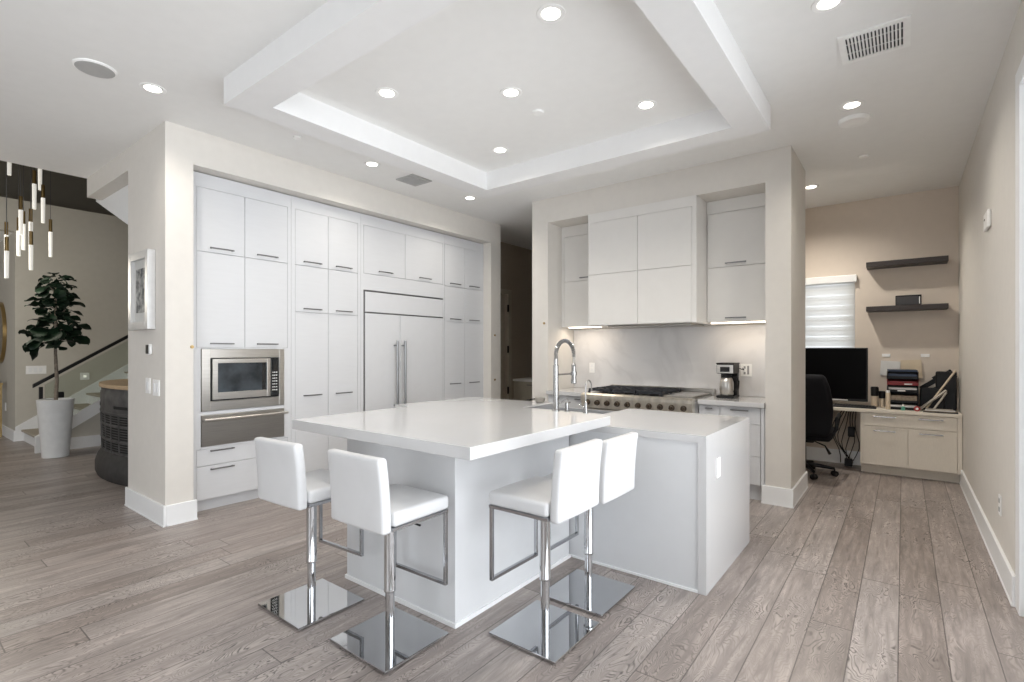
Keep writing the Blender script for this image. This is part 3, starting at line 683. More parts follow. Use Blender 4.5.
# spring coil around the hose
pts = [Vector(p) for p in arc]; cum = [0]
for a, b_ in zip(pts, pts[1:]): cum.append(cum[-1] + (b_ - a).length)
tot = cum[-1] * 0.86; coil = []; turns = 46; n = turns * 9
for i in range(n + 1):
    s_ = tot * i / n; j = 0
    while j < len(cum) - 2 and cum[j + 1] < s_: j += 1
    f_ = (s_ - cum[j]) / (cum[j + 1] - cum[j]); p = pts[j].lerp(pts[j + 1], f_); d_ = (pts[j + 1] - pts[j]).normalized()
    u = Vector((1, 0, 0)); v = d_.cross(u); an = 2 * PI * turns * i / n
    coil.append(p + (u * math.cos(an) + v * math.sin(an)) * 0.0155)
MB().tube(coil, 0.0028, 5).build('spring', 'chrome_brushed', t, True)
MB().lathe([(0.012, 1.29), (0.019, 1.28), (0.021, 1.22), (0.021, 1.165), (0.024, 1.16), (0.024, 1.125), (0.02, 1.12)][::-1], (fx, fy + 0.28, 0), 20).build('spray_head', 'nickel', t, True)
MB().tube([(fx, fy, 1.205), (fx, fy + 0.26, 1.205)], 0.007, 10).lathe([(0.027, 1.19), (0.027, 1.22)], (fx, fy + 0.28, 0), 20).build('holder_arm', 'nickel', t, True)
MB().tube([(fx + 0.02, fy, 0.98), (fx + 0.05, fy, 0.985), (fx + 0.11, fy - 0.01, 1.02)], 0.006, 10).build('lever', 'nickel', t, True)
t = thing('soap_dispenser', 'short steel soap dispenser between the two island taps', 'soap dispenser', (-2.12, 3.48, 0.9115))
MB().lathe([(0.02, 0.9115), (0.02, 0.92), (0.015, 0.925), (0.015, 0.975), (0.012, 0.985)], (-2.13, 3.48, 0), 20).build('body', 'nickel', t, True)
MB().tube([(-2.13, 3.48, 0.978), (-2.13, 3.53, 0.982)], 0.006, 10).build('spout', 'nickel', t, True)
t = thing('filter_tap', 'small curved steel water tap beside the spring faucet', 'faucet', (-1.99, 3.50, 0.9115))
gx, gy = -1.965, 3.49
MB().lathe([(0.02, 0.9115), (0.02, 0.92), (0.014, 0.93), (0.014, 0.99), (0.006, 1.0)], (gx, gy, 0), 20).build('body', 'nickel', t, True)
MB().tube([(gx, gy, 0.99), (gx, gy, 1.12)] + [(gx, gy + 0.045 - 0.045 * math.cos(a), 1.12 + 0.045 * math.sin(a)) for a in [PI * i / 10 for i in range(1, 10)]] + [(gx, gy + 0.093, 1.095), (gx, gy + 0.097, 1.085)], 0.0055, 10).build('spout', 'nickel', t, True)
MB().tube([(gx - 0.01, gy, 0.955), (gx - 0.055, gy - 0.01, 0.975)], 0.006, 10).build('lever', 'nickel', t, True)

# ------------------------------------------------------------------ bar stools
def cushion(bm_pts, name, parent, m='leather'): pass
def rounded_box(x0, x1, y0, y1, z0, z1, r, seg=3): return MB().box(x0, x1, y0, y1, z0, z1, r, seg)
def make_stool():
    t = thing('bar_stool', '', 'bar stool', (0, 0, 0), 0, 'white leather bar stools around the island')
    b_ = MB().box(-0.208, 0.208, -0.195, 0.195, 0.006, 0.018, 0.002).build('base_plate', 'chrome', t, local=True)
    mb = MB()
    for x in (-0.17, 0.17):
        for y in (-0.16, 0.16): mb.lathe([(0.018, 0.0), (0.018, 0.006)], (x, y, 0), 12)
    mb.build('feet', 'black', b_, local=True)
    MB().lathe([(0.022, 0.018), (0.022, 0.30)], (0, 0, 0), 24).build('lower_post', 'chrome', t, True, local=True)
    MB().lathe([(0.0275, 0.235), (0.029, 0.238), (0.029, 0.246), (0.0275, 0.25), (0.0275, 0.604)], (0, 0, 0), 24).build('upper_post', 'chrome', t, True, local=True)
    sf = MB().box(-0.198, 0.198, -0.148, 0.202, 0.603, 0.619, 0.002).build('seat_frame', 'chrome_brushed', t, local=True)
    # seat
    s_ = rounded_box(-0.203, 0.203, -0.146, 0.205, 0.6195, 0.686, 0.018, 4)
    bmesh.ops.subdivide_edges(s_.bm, edges=[e for e in s_.bm.edges if e.calc_length() > 0.2], cuts=4, use_grid_fill=True)
    for v in s_.bm.verts:
        if v.co.z > 0.665: v.co.z += 0.010 * (1 - (v.co.x / 0.2) ** 2) * (1 - (v.co.y / 0.22) ** 2)
    s_.build('seat', 'leather', t, True, local=True)
    # backrest, slightly leaning and curved, covers the rear of the seat
    bk = rounded_box(-0.193, 0.197, -0.200, -0.147, 0.597, 0.934, 0.017, 4)
    bmesh.ops.subdivide_edges(bk.bm, edges=[e for e in bk.bm.edges if e.calc_length() > 0.2], cuts=6, use_grid_fill=True)
    for v in bk.bm.verts:
        h = (v.co.z - 0.597) / 0.34
        v.co.y += -0.026 * h * h + 0.006 * (1 - (v.co.x / 0.21) ** 2) * -1
        v.co.x *= 1 - 0.015 * h
    bk.build('backrest', 'leather', t, True, local=True)
    mb = MB()
    for x in (-0.19, 0.19): mb.box(x - 0.008, x + 0.008, 0.178, 0.198, 0.262, 0.604, 0.002)
    mb.box(-0.198, 0.198, 0.178, 0.198, 0.246, 0.262, 0.002)
    mb.build('footrest', 'chrome_brushed', t, local=True)
    MB().tube([(0.02, 0, 0.585), (0.11, 0.03, 0.583), (0.16, 0.05, 0.57)], 0.005, 8).build('lift_lever', 'black', t, True, local=True)
    return t
stool = make_stool()
spots = [(-2.585, 1.540, 0.0, 3, 0.0, 'white leather bar stool on chrome post, farthest left at the island'),
         (-1.970, 1.585, 0.0, 1, 0.0, 'white leather bar stool nearest the camera, in front of the island corner'),
         (-1.415, 2.105, 90, 0, 0.022, 'white leather bar stool right of the island corner, the nearer of two'),
         (-1.440, 2.590, 90, 0, -0.008, 'white leather bar stool on the right side of the island, next to the waterfall counter')]
for i, (x, y, rz, sw, lift, lab) in enumerate(spots):
    o = stool if i == 0 else copy_tree(stool)
    o.location = (x, y, 0); o.rotation_euler = (0, 0, math.radians(rz)); o['label'] = lab
    st = (o, sw, lift)
    for ch in o.children:
        if ch.name.split('.')[0] in ('seat', 'backrest', 'seat_frame', 'footrest', 'upper_post', 'lift_lever'):
            ch.rotation_euler = (0, 0, math.radians(sw)); ch.location.z = lift

# ------------------------------------------------------------------ ceiling fittings
LG = 'recessed ceiling lights'
def make_light():
    t = thing('ceiling_light', '', 'ceiling light', (0, 0, CZ), 0, LG)
    MB().lathe([(0.050, -0.002), (0.065, -0.006), (0.078, -0.004), (0.080, -0.0005), (0.050, -0.0005)], (0, 0, 0), 32, cap=False).build('trim_ring', 'plastic_white', t, True, local=True)
    MB().lathe([(0.0495, -0.001), (0.0495, -0.0045), (0.042, -0.006)], (0, 0, 0), 28).build('lens', 'lens', t, True, local=True)
    l = bpy.data.lights.new('downlight', 'SPOT'); l.energy = 34; l.color = (1.0, 0.93, 0.83); l.spot_size = math.radians(150); l.spot_blend = 0.8; l.shadow_soft_size = 0.06
    lo = bpy.data.objects.new('downlight', l); COL.objects.link(lo); lo.parent = t; lo.location = (0, 0, -0.015)
    return t
pl0 = make_light()
lights = [(-4.148, 1.272, 'round recessed ceiling light near the left column'),
          (-2.904, 2.310, 'recessed light in the ceiling tray, near left corner'),
          (-2.202, 2.843, 'recessed light at the centre of the ceiling tray'),
          (-1.517, 3.602, 'recessed light in the ceiling tray, right far corner'),
          (-2.913, 3.597, 'recessed light in the ceiling tray, far left corner above the sink'),
          (-1.514, 2.309, 'largest recessed light in the ceiling tray, nearest the camera'),
          (-4.126, 3.100, 'recessed light outside the tray by the small ceiling vent'),
          (-4.115, 4.509, 'recessed light outside the tray near the hall, below the tray corner'),
          (-0.310, 3.127, 'recessed light cut by the top of the photo, left of the large vent'),
          (-0.302, 4.540, 'recessed light beside the round ceiling speaker on the right'),
          (-0.816, 6.537, 'recessed light above the office nook')]
for i, (x, y, lab) in enumerate(lights):
    o = pl0 if i == 0 else copy_tree(pl0)
    o.location = (x, y, CZ); o['label'] = lab
    if i == len(lights) - 1:      # the office nook's lamp is the stronger one
        for ch in o.children:
            if ch.type == 'LIGHT': ch.data = ch.data.copy(); ch.data.energy = 110
def disc(name, label, cat, x, y, r, m='plastic_white', h=0.012):
    t = thing(name, label, cat, (x, y, CZ))
    MB().lathe([(r, -0.0005), (r, -h * 0.5), (r * 0.93, -h)], (0, 0, 0), 36).build('rim', 'plastic_white', t, True, local=True)
    MB().lathe([(r * 0.9, -h), (r * 0.88, -h - 0.002)], (0, 0, 0), 36).build('cover', m, t, True, local=True)
disc('ceiling_speaker', 'large round grey ceiling speaker at upper left', 'speaker', -4.145, 0.951, 0.115, 'speaker_grey')
disc('ceiling_speaker', 'round white ceiling speaker near the right wall', 'speaker', -0.307, 4.825, 0.105, h=0.03)
disc('smoke_detector', 'small flat disc in the ceiling tray beside the centre light', 'detector', -2.215, 3.20, 0.045)
disc('sprinkler_cap', 'small ring on the ceiling above the pantry', 'sprinkler', -4.113, 2.315, 0.035)
disc('smoke_detector', 'small disc on the ceiling in the hall', 'detector', -4.05, 5.95, 0.06)
disc('sprinkler_cap', 'small flat cap on the ceiling before the office nook', 'sprinkler', -0.291, 5.8, 0.04)
def vent(name, label, x0, x1, y0, y1, n, fm='plastic_white'):
    t = thing(name, label, 'vent', ((x0 + x1) / 2, (y0 + y1) / 2, CZ))
    MB().box(x0 + 0.03, x1 - 0.03, y0 + 0.03, y1 - 0.03, CZ - 0.003, CZ - 0.0005).build('duct_shade', 'vent_dark', t)  # flat dark sheet, shade inside the vent put into its colour
    mb = MB().box(x0, x1, y0, y0 + 0.035, CZ - 0.010, CZ - 0.0005).box(x0, x1, y1 - 0.035, y1, CZ - 0.010, CZ - 0.0005)
    mb.box(x0, x0 + 0.035, y0 + 0.035, y1 - 0.035, CZ - 0.010, CZ - 0.0005).box(x1 - 0.035, x1, y0 + 0.035, y1 - 0.035, CZ - 0.010, CZ - 0.0005)
    mb.build('frame', fm, t)
    mb = MB()
    for i in range(n):
        x = x0 + 0.04 + (x1 - x0 - 0.08) * (i + 0.5) / n
        mb.box(x - 0.0035, x + 0.0035, y0 + 0.035, y1 - 0.035, CZ - 0.012, CZ - 0.004, rot=Matrix.Rotation(0.5, 3, 'Y'))
    for q in (0.33, 0.66): mb.box(x0 + 0.035, x1 - 0.035, y0 + (y1 - y0) * q - 0.002, y0 + (y1 - y0) * q + 0.002, CZ - 0.006, CZ - 0.003)
    mb.build('louvres', fm, t)
vent('ceiling_vent', 'large white louvred air vent in the ceiling near the right wall', -0.305, 0.035, 3.51, 3.855, 15)
vent('ceiling_vent', 'small grey air vent in the ceiling between two lights outside the tray', -4.285, -4.02, 3.525, 3.80, 11, 'speaker_grey')

# ------------------------------------------------------------------ things on the left column
t = thing('framed_picture', 'square silver framed dark print hanging on the side of the left column', 'picture', (-5.09, 1.48, 1.575))
yA, yB = 1.450, 1.508
mb = MB()
for a in ((-5.33, -5.265, 1.575, 2.228), (-4.92, -4.855, 1.575, 2.228), (-5.265, -4.92, 1.575, 1.64), (-5.265, -4.92, 2.163, 2.228)): mb.box(a[0], a[1], yA, yB, a[2], a[3], 0.003)
mb.build('frame', 'picture_frame', t)
MB().box(-5.265, -4.92, 1.478, 1.486, 1.64, 2.163).build('mat_board', 'picture_mat', t)
MB().box(-5.21, -4.975, 1.474, 1.478, 1.72, 2.09).build('print', 'art', t)
t = thing('thermostat', 'small white and black thermostat below the framed picture', 'thermostat', (-4.95, 1.50, 1.37))
MB().box(-5.00, -4.925, 1.488, 1.509, 1.365, 1.455, 0.015, 3).build('housing', 'plastic_white', t)
MB().box(-5.012, -4.955, 1.483, 1.490, 1.372, 1.448, 0.003).build('dial', 'black_glass', t)
plate('light_switch', 'white light switch on the left column, the left one of two', 'switch', -5.07, -4.97, 1.500, 1.509, 1.04, 1.17, [(-5.04, -5.00, 1.4965, 1.50, 1.07, 1.14)])
plate('light_switch', 'white light switch on the left column, the right one nearer the corner', 'switch', -4.90, -4.76, 1.500, 1.509, 1.03, 1.16, [(-4.88, -4.845, 1.4965, 1.50, 1.06, 1.13), (-4.815, -4.78, 1.4965, 1.50, 1.06, 1.13)])

# right wall fittings
t = thing('wall_sensor', 'small white square sensor high on the right wall', 'sensor', (0.47, 5.05, 2.29))
MB().box(0.468, 0.489, 4.86, 5.075, 2.27, 2.395, 0.008, 2).build('housing', 'plastic_white', t)
MB().box(0.4665, 0.469, 4.99, 5.03, 2.34, 2.352).build('indicator', 'black', t)
plate('power_outlet', 'white outlet low on the right wall', 'outlet', 0.482, 0.489, 4.39, 4.465, 0.36, 0.485, [(0.4805, 0.482, 4.412, 4.443, 0.38, 0.41), (0.4805, 0.482, 4.412, 4.443, 0.435, 0.465)])

# brass pins on the recess edges (small brass shutter catches)
for (x, y, z, lab) in ((-4.647, 1.70, 1.43, 'tiny brass catch on the left column beside the oven cabinet'),
                       (-4.647, 5.62, 1.62, 'tiny brass catch right of the cabinet wall, the upper of two'),
                       (-4.647, 5.62, 0.98, 'tiny brass catch right of the cabinet wall, the lower of two')):
    solo(MB().tube([(x - 0.003, y, z), (x + 0.006, y, z)], 0.014, 14).tube([(x + 0.006, y, z), (x + 0.014, y, z)], 0.006, 10).build('door_catch', 'brass', None, True), lab, 'catch')
solo(MB().tube([(-3.44, 5.102, 1.73), (-3.44, 5.09, 1.73)], 0.014, 14).tube([(-3.44, 5.09, 1.73), (-3.44, 5.083, 1.73)], 0.006, 10).build('door_catch', 'brass', None, True), 'tiny brass catch on the range wall left of the wall cabinet', 'catch')

# ------------------------------------------------------------------ hall
d = struct('door_2', MB().box(-5.375, -5.345, 6.84, 6.92, 0, 2.42, 0.003).box(-5.375, -5.345, 5.76, 6.92, 2.36, 2.44, 0.003), 'hall_cab')
MB().box(-5.46, -5.42, 6.02, 6.83, 0.01, 2.35, 0.003).build('door_leaf', 'hall_cab', d)
for z in (0.72, 1.42, 2.12): MB().box(-5.36, -5.34, 6.815, 6.84, z - 0.06, z + 0.06).build('hinge', 'steel_black', d)
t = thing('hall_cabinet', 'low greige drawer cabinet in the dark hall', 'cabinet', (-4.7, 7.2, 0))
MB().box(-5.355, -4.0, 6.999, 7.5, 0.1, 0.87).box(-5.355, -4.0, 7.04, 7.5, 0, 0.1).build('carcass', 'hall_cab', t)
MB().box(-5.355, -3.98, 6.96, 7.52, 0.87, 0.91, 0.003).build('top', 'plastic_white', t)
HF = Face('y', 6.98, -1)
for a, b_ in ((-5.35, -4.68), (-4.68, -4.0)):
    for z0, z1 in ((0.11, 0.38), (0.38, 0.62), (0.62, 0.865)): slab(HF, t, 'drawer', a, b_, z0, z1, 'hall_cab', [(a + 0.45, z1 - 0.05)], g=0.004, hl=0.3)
t2 = thing('vase', 'small dark object on the hall cabinet', 'vase', (-4.78, 7.20, 0.911))
MB().lathe([(0.03, 0.911), (0.055, 0.94), (0.05, 0.99), (0.025, 1.02)], (-4.78, 7.20, 0), 20).build('body', 'black', t2, True)
MB().lathe([(0.025, 1.02), (0.032, 1.032), (0.022, 1.032)], (-4.78, 7.20, 0), 20).build('rim', 'black', t2, True)

# ------------------------------------------------------------------ foyer: stair
PX = -9.35
t = thing('staircase', 'staircase with glass balustrade rising behind the potted tree', 'stairs', (-10.1, 3.0, 0))
RISE, RUN, Y0, NS = 0.172, 0.262, 1.60, 17
mb = MB()
for i in range(NS): mb.box(-10.835, PX - 0.052, Y0 + i * RUN, Y0 + (i + 1) * RUN + 0.001, 0, (i + 1) * RISE - 0.0305)
mb.build('steps', 'trim', t)
for i in range(NS): MB().box(-10.835, PX - 0.052, Y0 + i * RUN - 0.025, Y0 + (i + 1) * RUN, (i + 1) * RISE - 0.03, (i + 1) * RISE, 0.004).build('tread', 'carpet', t)
sl = RISE / RUN; ye = Y0 + NS * RUN
# side wall below the sloping cap
MB().prism([(Y0 + 0.0, 0), (ye, 0), (ye, sl * (ye - Y0) + 0.10), (Y0, 0.10)], 'x', PX - 0.05, PX).build('side_panel', 'foyer_wall', t)
MB().prism([(Y0 - 0.10, 0.0), (Y0, 0.0), (Y0, 0.10), (ye, sl * (ye - Y0) + 0.10), (ye, sl * (ye - Y0) + 0.26), (Y0 - 0.02, 0.27), (Y0 - 0.10, 0.22)], 'x', PX - 0.06, PX + 0.012).build('stringer', 'trim', t)
MB().box(PX, PX + 0.018, Y0, ye, 0, 0.165).build('skirting', 'trim', t)
MB().prism([(Y0 - 0.09, 0.0), (Y0 - 0.0, 0.0), (ye, sl * (ye - Y0)), (ye, sl * (ye - Y0) + 0.28), (Y0 - 0.09, 0.22)], 'x', -10.839, -10.815).build('wall_stringer', 'trim', t)
MB().prism([(Y0 + 0.0, 0.25), (ye, sl * (ye - Y0) + 0.25), (ye, sl * (ye - Y0) + 0.93), (Y0, 0.93)], 'x', PX - 0.03, PX - 0.018).build('glass_panel', 'stair_glass', t)
hr = MB().prism([(Y0 - 0.12, 0.89), (ye, sl * (ye - Y0 + 0.12) + 0.89), (ye, sl * (ye - Y0 + 0.12) + 0.94), (Y0 - 0.12, 0.94)], 'x', PX - 0.05, PX + 0.0).build('handrail', 'steel_black', t)
MB().box(PX - 0.035, PX - 0.005, Y0 - 0.06, Y0 - 0.02, 0.30, 0.90).box(PX - 0.03, PX - 0.01, Y0 - 0.02, Y0 + 0.20, 0.70, 0.74).box(PX - 0.04, PX, Y0 + 0.10, Y0 + 0.20, 0.68, 0.82).build('rail_post', 'steel_black', t)
t = thing('step_light', 'small square step light on the stair wall', 'step light', (-10.83, 2.35, 0.93))
MB().box(-10.839, -10.828, 2.29, 2.41, 0.91, 1.03, 0.002).build('housing', 'plastic_white', t)
MB().box(-10.828, -10.825, 2.33, 2.37, 0.95, 0.99).build('diffuser', 'rod', t)
plate('light_switch', 'wide white switch plate on the stair wall left of the handrail', 'switch', -10.839, -10.831, 1.63, 1.87, 1.03, 1.16, [(-10.831, -10.829, 1.66, 1.70, 1.06, 1.13), (-10.831, -10.829, 1.72, 1.76, 1.06, 1.13), (-10.831, -10.829, 1.78, 1.82, 1.06, 1.13)])
plate('power_outlet', 'white outlet low on the wall under the round mirror', 'outlet', -11.65, -11.57, 1.500, 1.509, 0.42, 0.55, [(-11.63, -11.59, 1.4985, 1.5, 0.45, 0.52)], sm='trim')
# round mirror
t = thing('round_mirror', 'round brass rimmed mirror cut by the left edge of the photo', 'mirror', (-12.04, 1.50, 1.18))
N_ = 64; mb = MB(); rings = []
for (r, y) in ((0.517, 1.508), (0.517, 1.46), (0.485, 1.46), (0.485, 1.49)):
    rings.append([mb.bm.verts.new((-12.04 + r * math.cos(2 * PI * i / N_), y, 1.70 + r * math.sin(2 * PI * i / N_))) for i in range(N_)])
for a, b_ in zip(rings, rings[1:]): mb.bridge(a, b_)
mb.build('rim', 'brass', t, True)
MB().tube([(-12.04, 1.492, 1.70), (-12.04, 1.505, 1.70)], 0.484, 64).build('mirror_glass', 'mirror', t)
t = thing('console_table', 'slim brass console table under the round mirror', 'table', (-12.0, 1.30, 0))
MB().box(-12.55, -11.50, 1.14, 1.46, 0.84, 0.875, 0.003).build('tabletop', 'brass', t)
for x in (-12.52, -11.53):
    for y in (1.16, 1.44): MB().box(x - 0.012, x + 0.012, y - 0.012, y + 0.012, 0, 0.84).build('leg', 'brass', t)

# foyer potted fiddle-leaf fig
px_, py_ = -8.86, 1.62
t = thing('potted_fig_tree', 'tall fiddle-leaf fig in a tapered white pot before the stairs', 'potted plant', (px_, py_, 0))
MB().lathe([(0.132, 0.0), (0.138, 0.006), (0.190, 0.745), (0.193, 0.755), (0.184, 0.76), (0.176, 0.752), (0.168, 0.66)], (px_, py_, 0), 40).build('pot', 'pot', t, True)
MB().lathe([(0.166, 0.66), (0.166, 0.68), (0.08, 0.70), (0.02, 0.705)], (px_, py_, 0), 32).build('soil', 'soil', t, True)
tr = [(px_ - 0.0, py_, 0.68), (px_ + 0.015, py_ + 0.01, 1.0), (px_ - 0.01, py_, 1.35), (px_ + 0.01, py_, 1.7), (px_, py_, 2.05), (px_ + 0.02, py_, 2.32)]
mb = MB().tube(tr, [0.022, 0.020, 0.018, 0.015, 0.010, 0.005], 12)
br = []
for k in range(11):
    a = k * 2.4; z = 1.42 + k * 0.075; L_ = 0.22 - 0.012 * k
    e_ = (px_ + math.cos(a) * L_, py_ + math.sin(a) * L_, z + 0.12); br.append(e_)
    mb.tube([(px_, py_, z), ((px_ + e_[0]) / 2, (py_ + e_[1]) / 2, z + 0.04), e_], [0.010, 0.007, 0.004], 8)
mb.build('trunk', 'bark', t, True)
def leaf(mb, base, az, pitch, L_, W_, roll=0):
    prof = [(0, 0.02), (0.12, 0.20), (0.3, 0.36), (0.5, 0.60), (0.68, 0.92), (0.84, 0.95), (0.95, 0.60), (1.0, 0.12)]
    R_ = Matrix.Rotation(az, 3, 'Z') @ Matrix.Rotation(-pitch, 3, 'Y') @ Matrix.Rotation(roll, 3, 'X')
    cols = []
    for (s_, w_) in prof:
        hw = w_ * W_ / 2; row = []
        for q in (-1, -0.5, 0, 0.5, 1):
            z = 0.10 * W_ * abs(q) ** 1.3 * w_ - 0.30 * L_ * s_ * s_ + 0.012 * math.sin(9 * s_ + 2 * q)
            row.append(mb.bm.verts.new(Vector(base) + R_ @ Vector((s_ * L_, q * hw, z))))
        cols.append(row)
    for a, b_ in zip(cols, cols[1:]):
        for j in range(4): mb.bm.faces.new((a[j], a[j + 1], b_[j + 1], b_[j]))
mb = MB(); rnd = random.Random(3)
for k in range(96):
    z = 1.47 + 0.93 * (k / 95.0) ** 0.9
    rad = 0.03 + 0.09 * math.sin(PI * min(1, max(0, (z - 1.3) / 1.15))) * rnd.random()
    a = k * 2.39996 + rnd.uniform(-.3, .3)
    L_ = rnd.uniform(0.18, 0.24) * (1.12 - 0.40 * (z - 1.45)); W_ = L_ * rnd.uniform(0.72, 0.9)
    leaf(mb, (px_ + math.cos(a) * rad, py_ + math.sin(a) * rad, z), a, rnd.uniform(-0.9, 0.6), L_, W_, rnd.uniform(-.5, .5))
# low hanging branch leaves on the left
for (dx, dy, z, az, p_, L_) in ((-0.20, -0.16, 1.62, 3.7, 0.1, 0.26), (-0.22, -0.20, 1.55, 4.1, -0.5, 0.28), (-0.18, -0.22, 1.50, 4.4, -0.9, 0.26), (-0.10, -0.20, 1.48, 4.6, -0.8, 0.28), (-0.24, -0.26, 1.60, 3.9, 0.35, 0.26), (0.18, 0.2, 1.62, 0.9, -0.3, 0.30), (0.2, 0.25, 1.75, 1.1, -0.05, 0.26)):
    leaf(mb, (px_ + dx * 0.5, py_ + dy * 0.5, z), az, p_, L_ * 0.85, L_ * 0.75, 0.3)
mb.build('foliage', 'leaf', t, True)

# grille-fronted bar drum beside the column
ex, ey, EA, EB = -6.87, 2.262, 1.2, 0.6
t = thing('round_bar_cabinet', 'dark weathered curved bar cabinet with slotted grille and wood top, behind the left column', 'cabinet', (ex, ey, 0))
def ell(s_, z): return (s_, z)
MB().lathe([(1.02, 0.0), (1.045, 0.04), (1.045, 0.13), (1.01, 0.21), (0.945, 0.28)], (ex, ey, 0), 96, EA, EB).build('plinth', 'drum_base', t, True)
MB().lathe([(0.94, 0.28), (0.945, 0.40), (0.955, 0.70), (0.955, 0.72), (0.968, 0.74), (0.968, 0.93), (0.955, 0.95), (0.955, 0.985)], (ex, ey, 0), 96, EA, EB).build('body', 'drum', t, True)
MB().lathe([(0.955, 0.985), (0.985, 0.99), (0.99, 1.012), (0.985, 1.03), (0.0, 1.031)][:4], (ex, ey, 0), 96, EA, EB).build('top', 'oak', t, True)
mb = MB(); mr = MB()
def on(ang, z, off):
    s_ = 0.945 + 0.01 * (z - 0.4) / 0.3
    if z > 0.73: s_ = 0.968
    p = Vector((ex + math.cos(ang) * EA * s_, ey + math.sin(ang) * EB * s_, z)); n_ = Vector((math.cos(ang) / EA, math.sin(ang) / EB, 0)).normalized()
    return p + n_ * off, n_
def patch(mb, a0, a1, z0, z1, off=0.004):
    k = max(2, int((a1 - a0) / 0.03) + 1); lo = []; 
    for i in range(k + 1):
        a = a0 + (a1 - a0) * i / k
        p1, n_ = on(a, z0, off); p2, _ = on(a, z1, off); q1, _ = on(a, z0, -0.01); q2, _ = on(a, z1, -0.01)
        lo.append([mb.bm.verts.new(v) for v in (q1, p1, p2, q2)])
    for a, b_ in zip(lo, lo[1:]):
        for j in range(4): mb.bm.faces.new((a[j], a[(j + 1) % 4], b_[(j + 1) % 4], b_[j]))
    mb.bm.faces.new(lo[0]); mb.bm.faces.new(lo[-1][::-1])
A0, A1 = -2.9, -0.25
groups_ = 15
for g_ in range(groups_):
    a0 = A0 + (A1 - A0) * g_ / groups_ + 0.02; a1 = A0 + (A1 - A0) * (g_ + 1) / groups_ - 0.015
    for (zz0, zz1, nr) in ((0.60, 0.70, 4), (0.44, 0.575, 5), (0.31, 0.41, 4)):
        for r_ in range(nr):
            h_ = (zz1 - zz0) / nr; patch(mb, a0, a1, zz0 + r_ * h_ + h_ * 0.25, zz0 + (r_ + 1) * h_ - h_ * 0.15)
patch(mb, -1.4, -0.8, 0.775, 0.805); patch(mb, -2.6, -1.9, 0.775, 0.805)
mb.build('grille_slots', 'slot', t)
for z in (0.588, 0.425, 0.29, 0.72):
    patch(mr, -3.0, -0.15, z - 0.007, z + 0.007, 0.012)
for q in range(groups_ + 1):
    a = A0 + (A1 - A0) * q / groups_; patch(mr, a - 0.008, a + 0.008, 0.29, 0.72, 0.009)
mr.build('grille_ribs', 'drum', t)
MB().box(-7.97, -7.90, 1.98, 2.06, 0.70, 0.80, 0.01).build('latch', 'black', t)

# chandelier
t = thing('pendant_chandelier', 'cluster of slim glowing glass rods with brass caps hanging in the foyer', 'chandelier', (-9.0, 0.9, 2.9))
def pix(u, v, X):   # helper for placing rods: bearing and height seen from the camera position
    f_ = 507.; fw = (-math.sin(YAW), math.cos(YAW)); rt = (math.cos(YAW), math.sin(YAW))
    dx = fw[0] + rt[0] * (u - 512) / f_; dy = fw[1] + rt[1] * (u - 512) / f_; tt = X / dx
    return (X, dy * tt, 1.4 + (350.5 - v) / f_ * tt)
rods = [(9.2, 156, 175, -8.6), (34.3, 184, 209, -8.8), (40, 169, 190, -9.1), (43, 198, 223, -8.9), (50.5, 232, 257, -9.2), (20.8, 210, 235, -8.7), (30.7, 222, 248, -9.0),
        (23.5, 224, 250, -9.3), (18.7, 231, 256, -8.9), (31, 245, 270, -8.6), (6.3, 235, 256, -9.3), (6.7, 251, 278, -8.5), (14, 170, 192, -9.8)]
for (u, v0, v1, X) in rods[:12]:
    p0 = pix(u, v0, X); p1 = pix(u, v1, X); L_ = p0[2] - p1[2]
    rod = MB().tube([p1, p0], [0.019, 0.022], 16).build('glass_rod', 'rod', t, True)
    MB().tube([p0, (p0[0], p0[1], p0[2] + 0.17)], 0.019, 16).build('brass_cap', 'brass', rod, True)
    MB().tube([(p0[0], p0[1], p0[2] + 0.17), (p0[0], p0[1], 5.96)], 0.003, 6).build('cable', 'handle', rod, True)
l = bpy.data.lights.new('rod_glow', 'POINT'); l.energy = 45; l.color = (1.0, 0.93, 0.80); l.shadow_soft_size = 0.4
lo = bpy.data.objects.new('rod_glow', l); COL.objects.link(lo); lo.parent = t; lo.location = (0.1, -0.1, -0.6)
MB().lathe([(0.62, 5.955), (0.62, 6.0)], (-9.0, 0.95, 0), 48).build('canopy', 'brass', t, True)

# ------------------------------------------------------------------ office nook
OF = Face('y', 7.0, -1)
t = thing('desk_cabinet', 'cream office cabinet with two drawers and two doors under the desk top', 'cabinet', (0.05, 7.25, 0))
MB().box(-0.385, 0.486, 7.0185, 7.46, 0.115, 0.70).box(-0.385, 0.486, 7.13, 7.46, 0, 0.115).build('carcass', 'cab_office', t)
frame(OF, t, [(-0.385, -0.362, 0.115, 0.70), (0.448, 0.486, 0.115, 0.70)], 'cab_office')
for a, b_ in ((-0.36, 0.446),):
    o = slab(OF, t, 'drawer', a, b_, 0.553, 0.698, 'cab_office', [(-0.165, 0.662), (0.235, 0.662)], hm='nickel')
slab(OF, t, 'door', -0.36, 0.042, 0.118, 0.551, 'cab_office', [(-0.165, 0.505)], hm='nickel'); slab(OF, t, 'door', 0.042, 0.446, 0.118, 0.551, 'cab_office', [(0.235, 0.505)], hm='nickel')
t = thing('desk', 'long cream desk top along the office back wall', 'desk', (-0.8, 7.22, 0))
MB().box(-2.4, 0.486, 6.98, 7.478, 0.702, 0.738, 0.003).build('desktop', 'cab_office', t)
MB().box(-2.4, -2.36, 7.0, 7.47, 0, 0.702).build('side_panel', 'cab_office', t)
ZD = 0.739
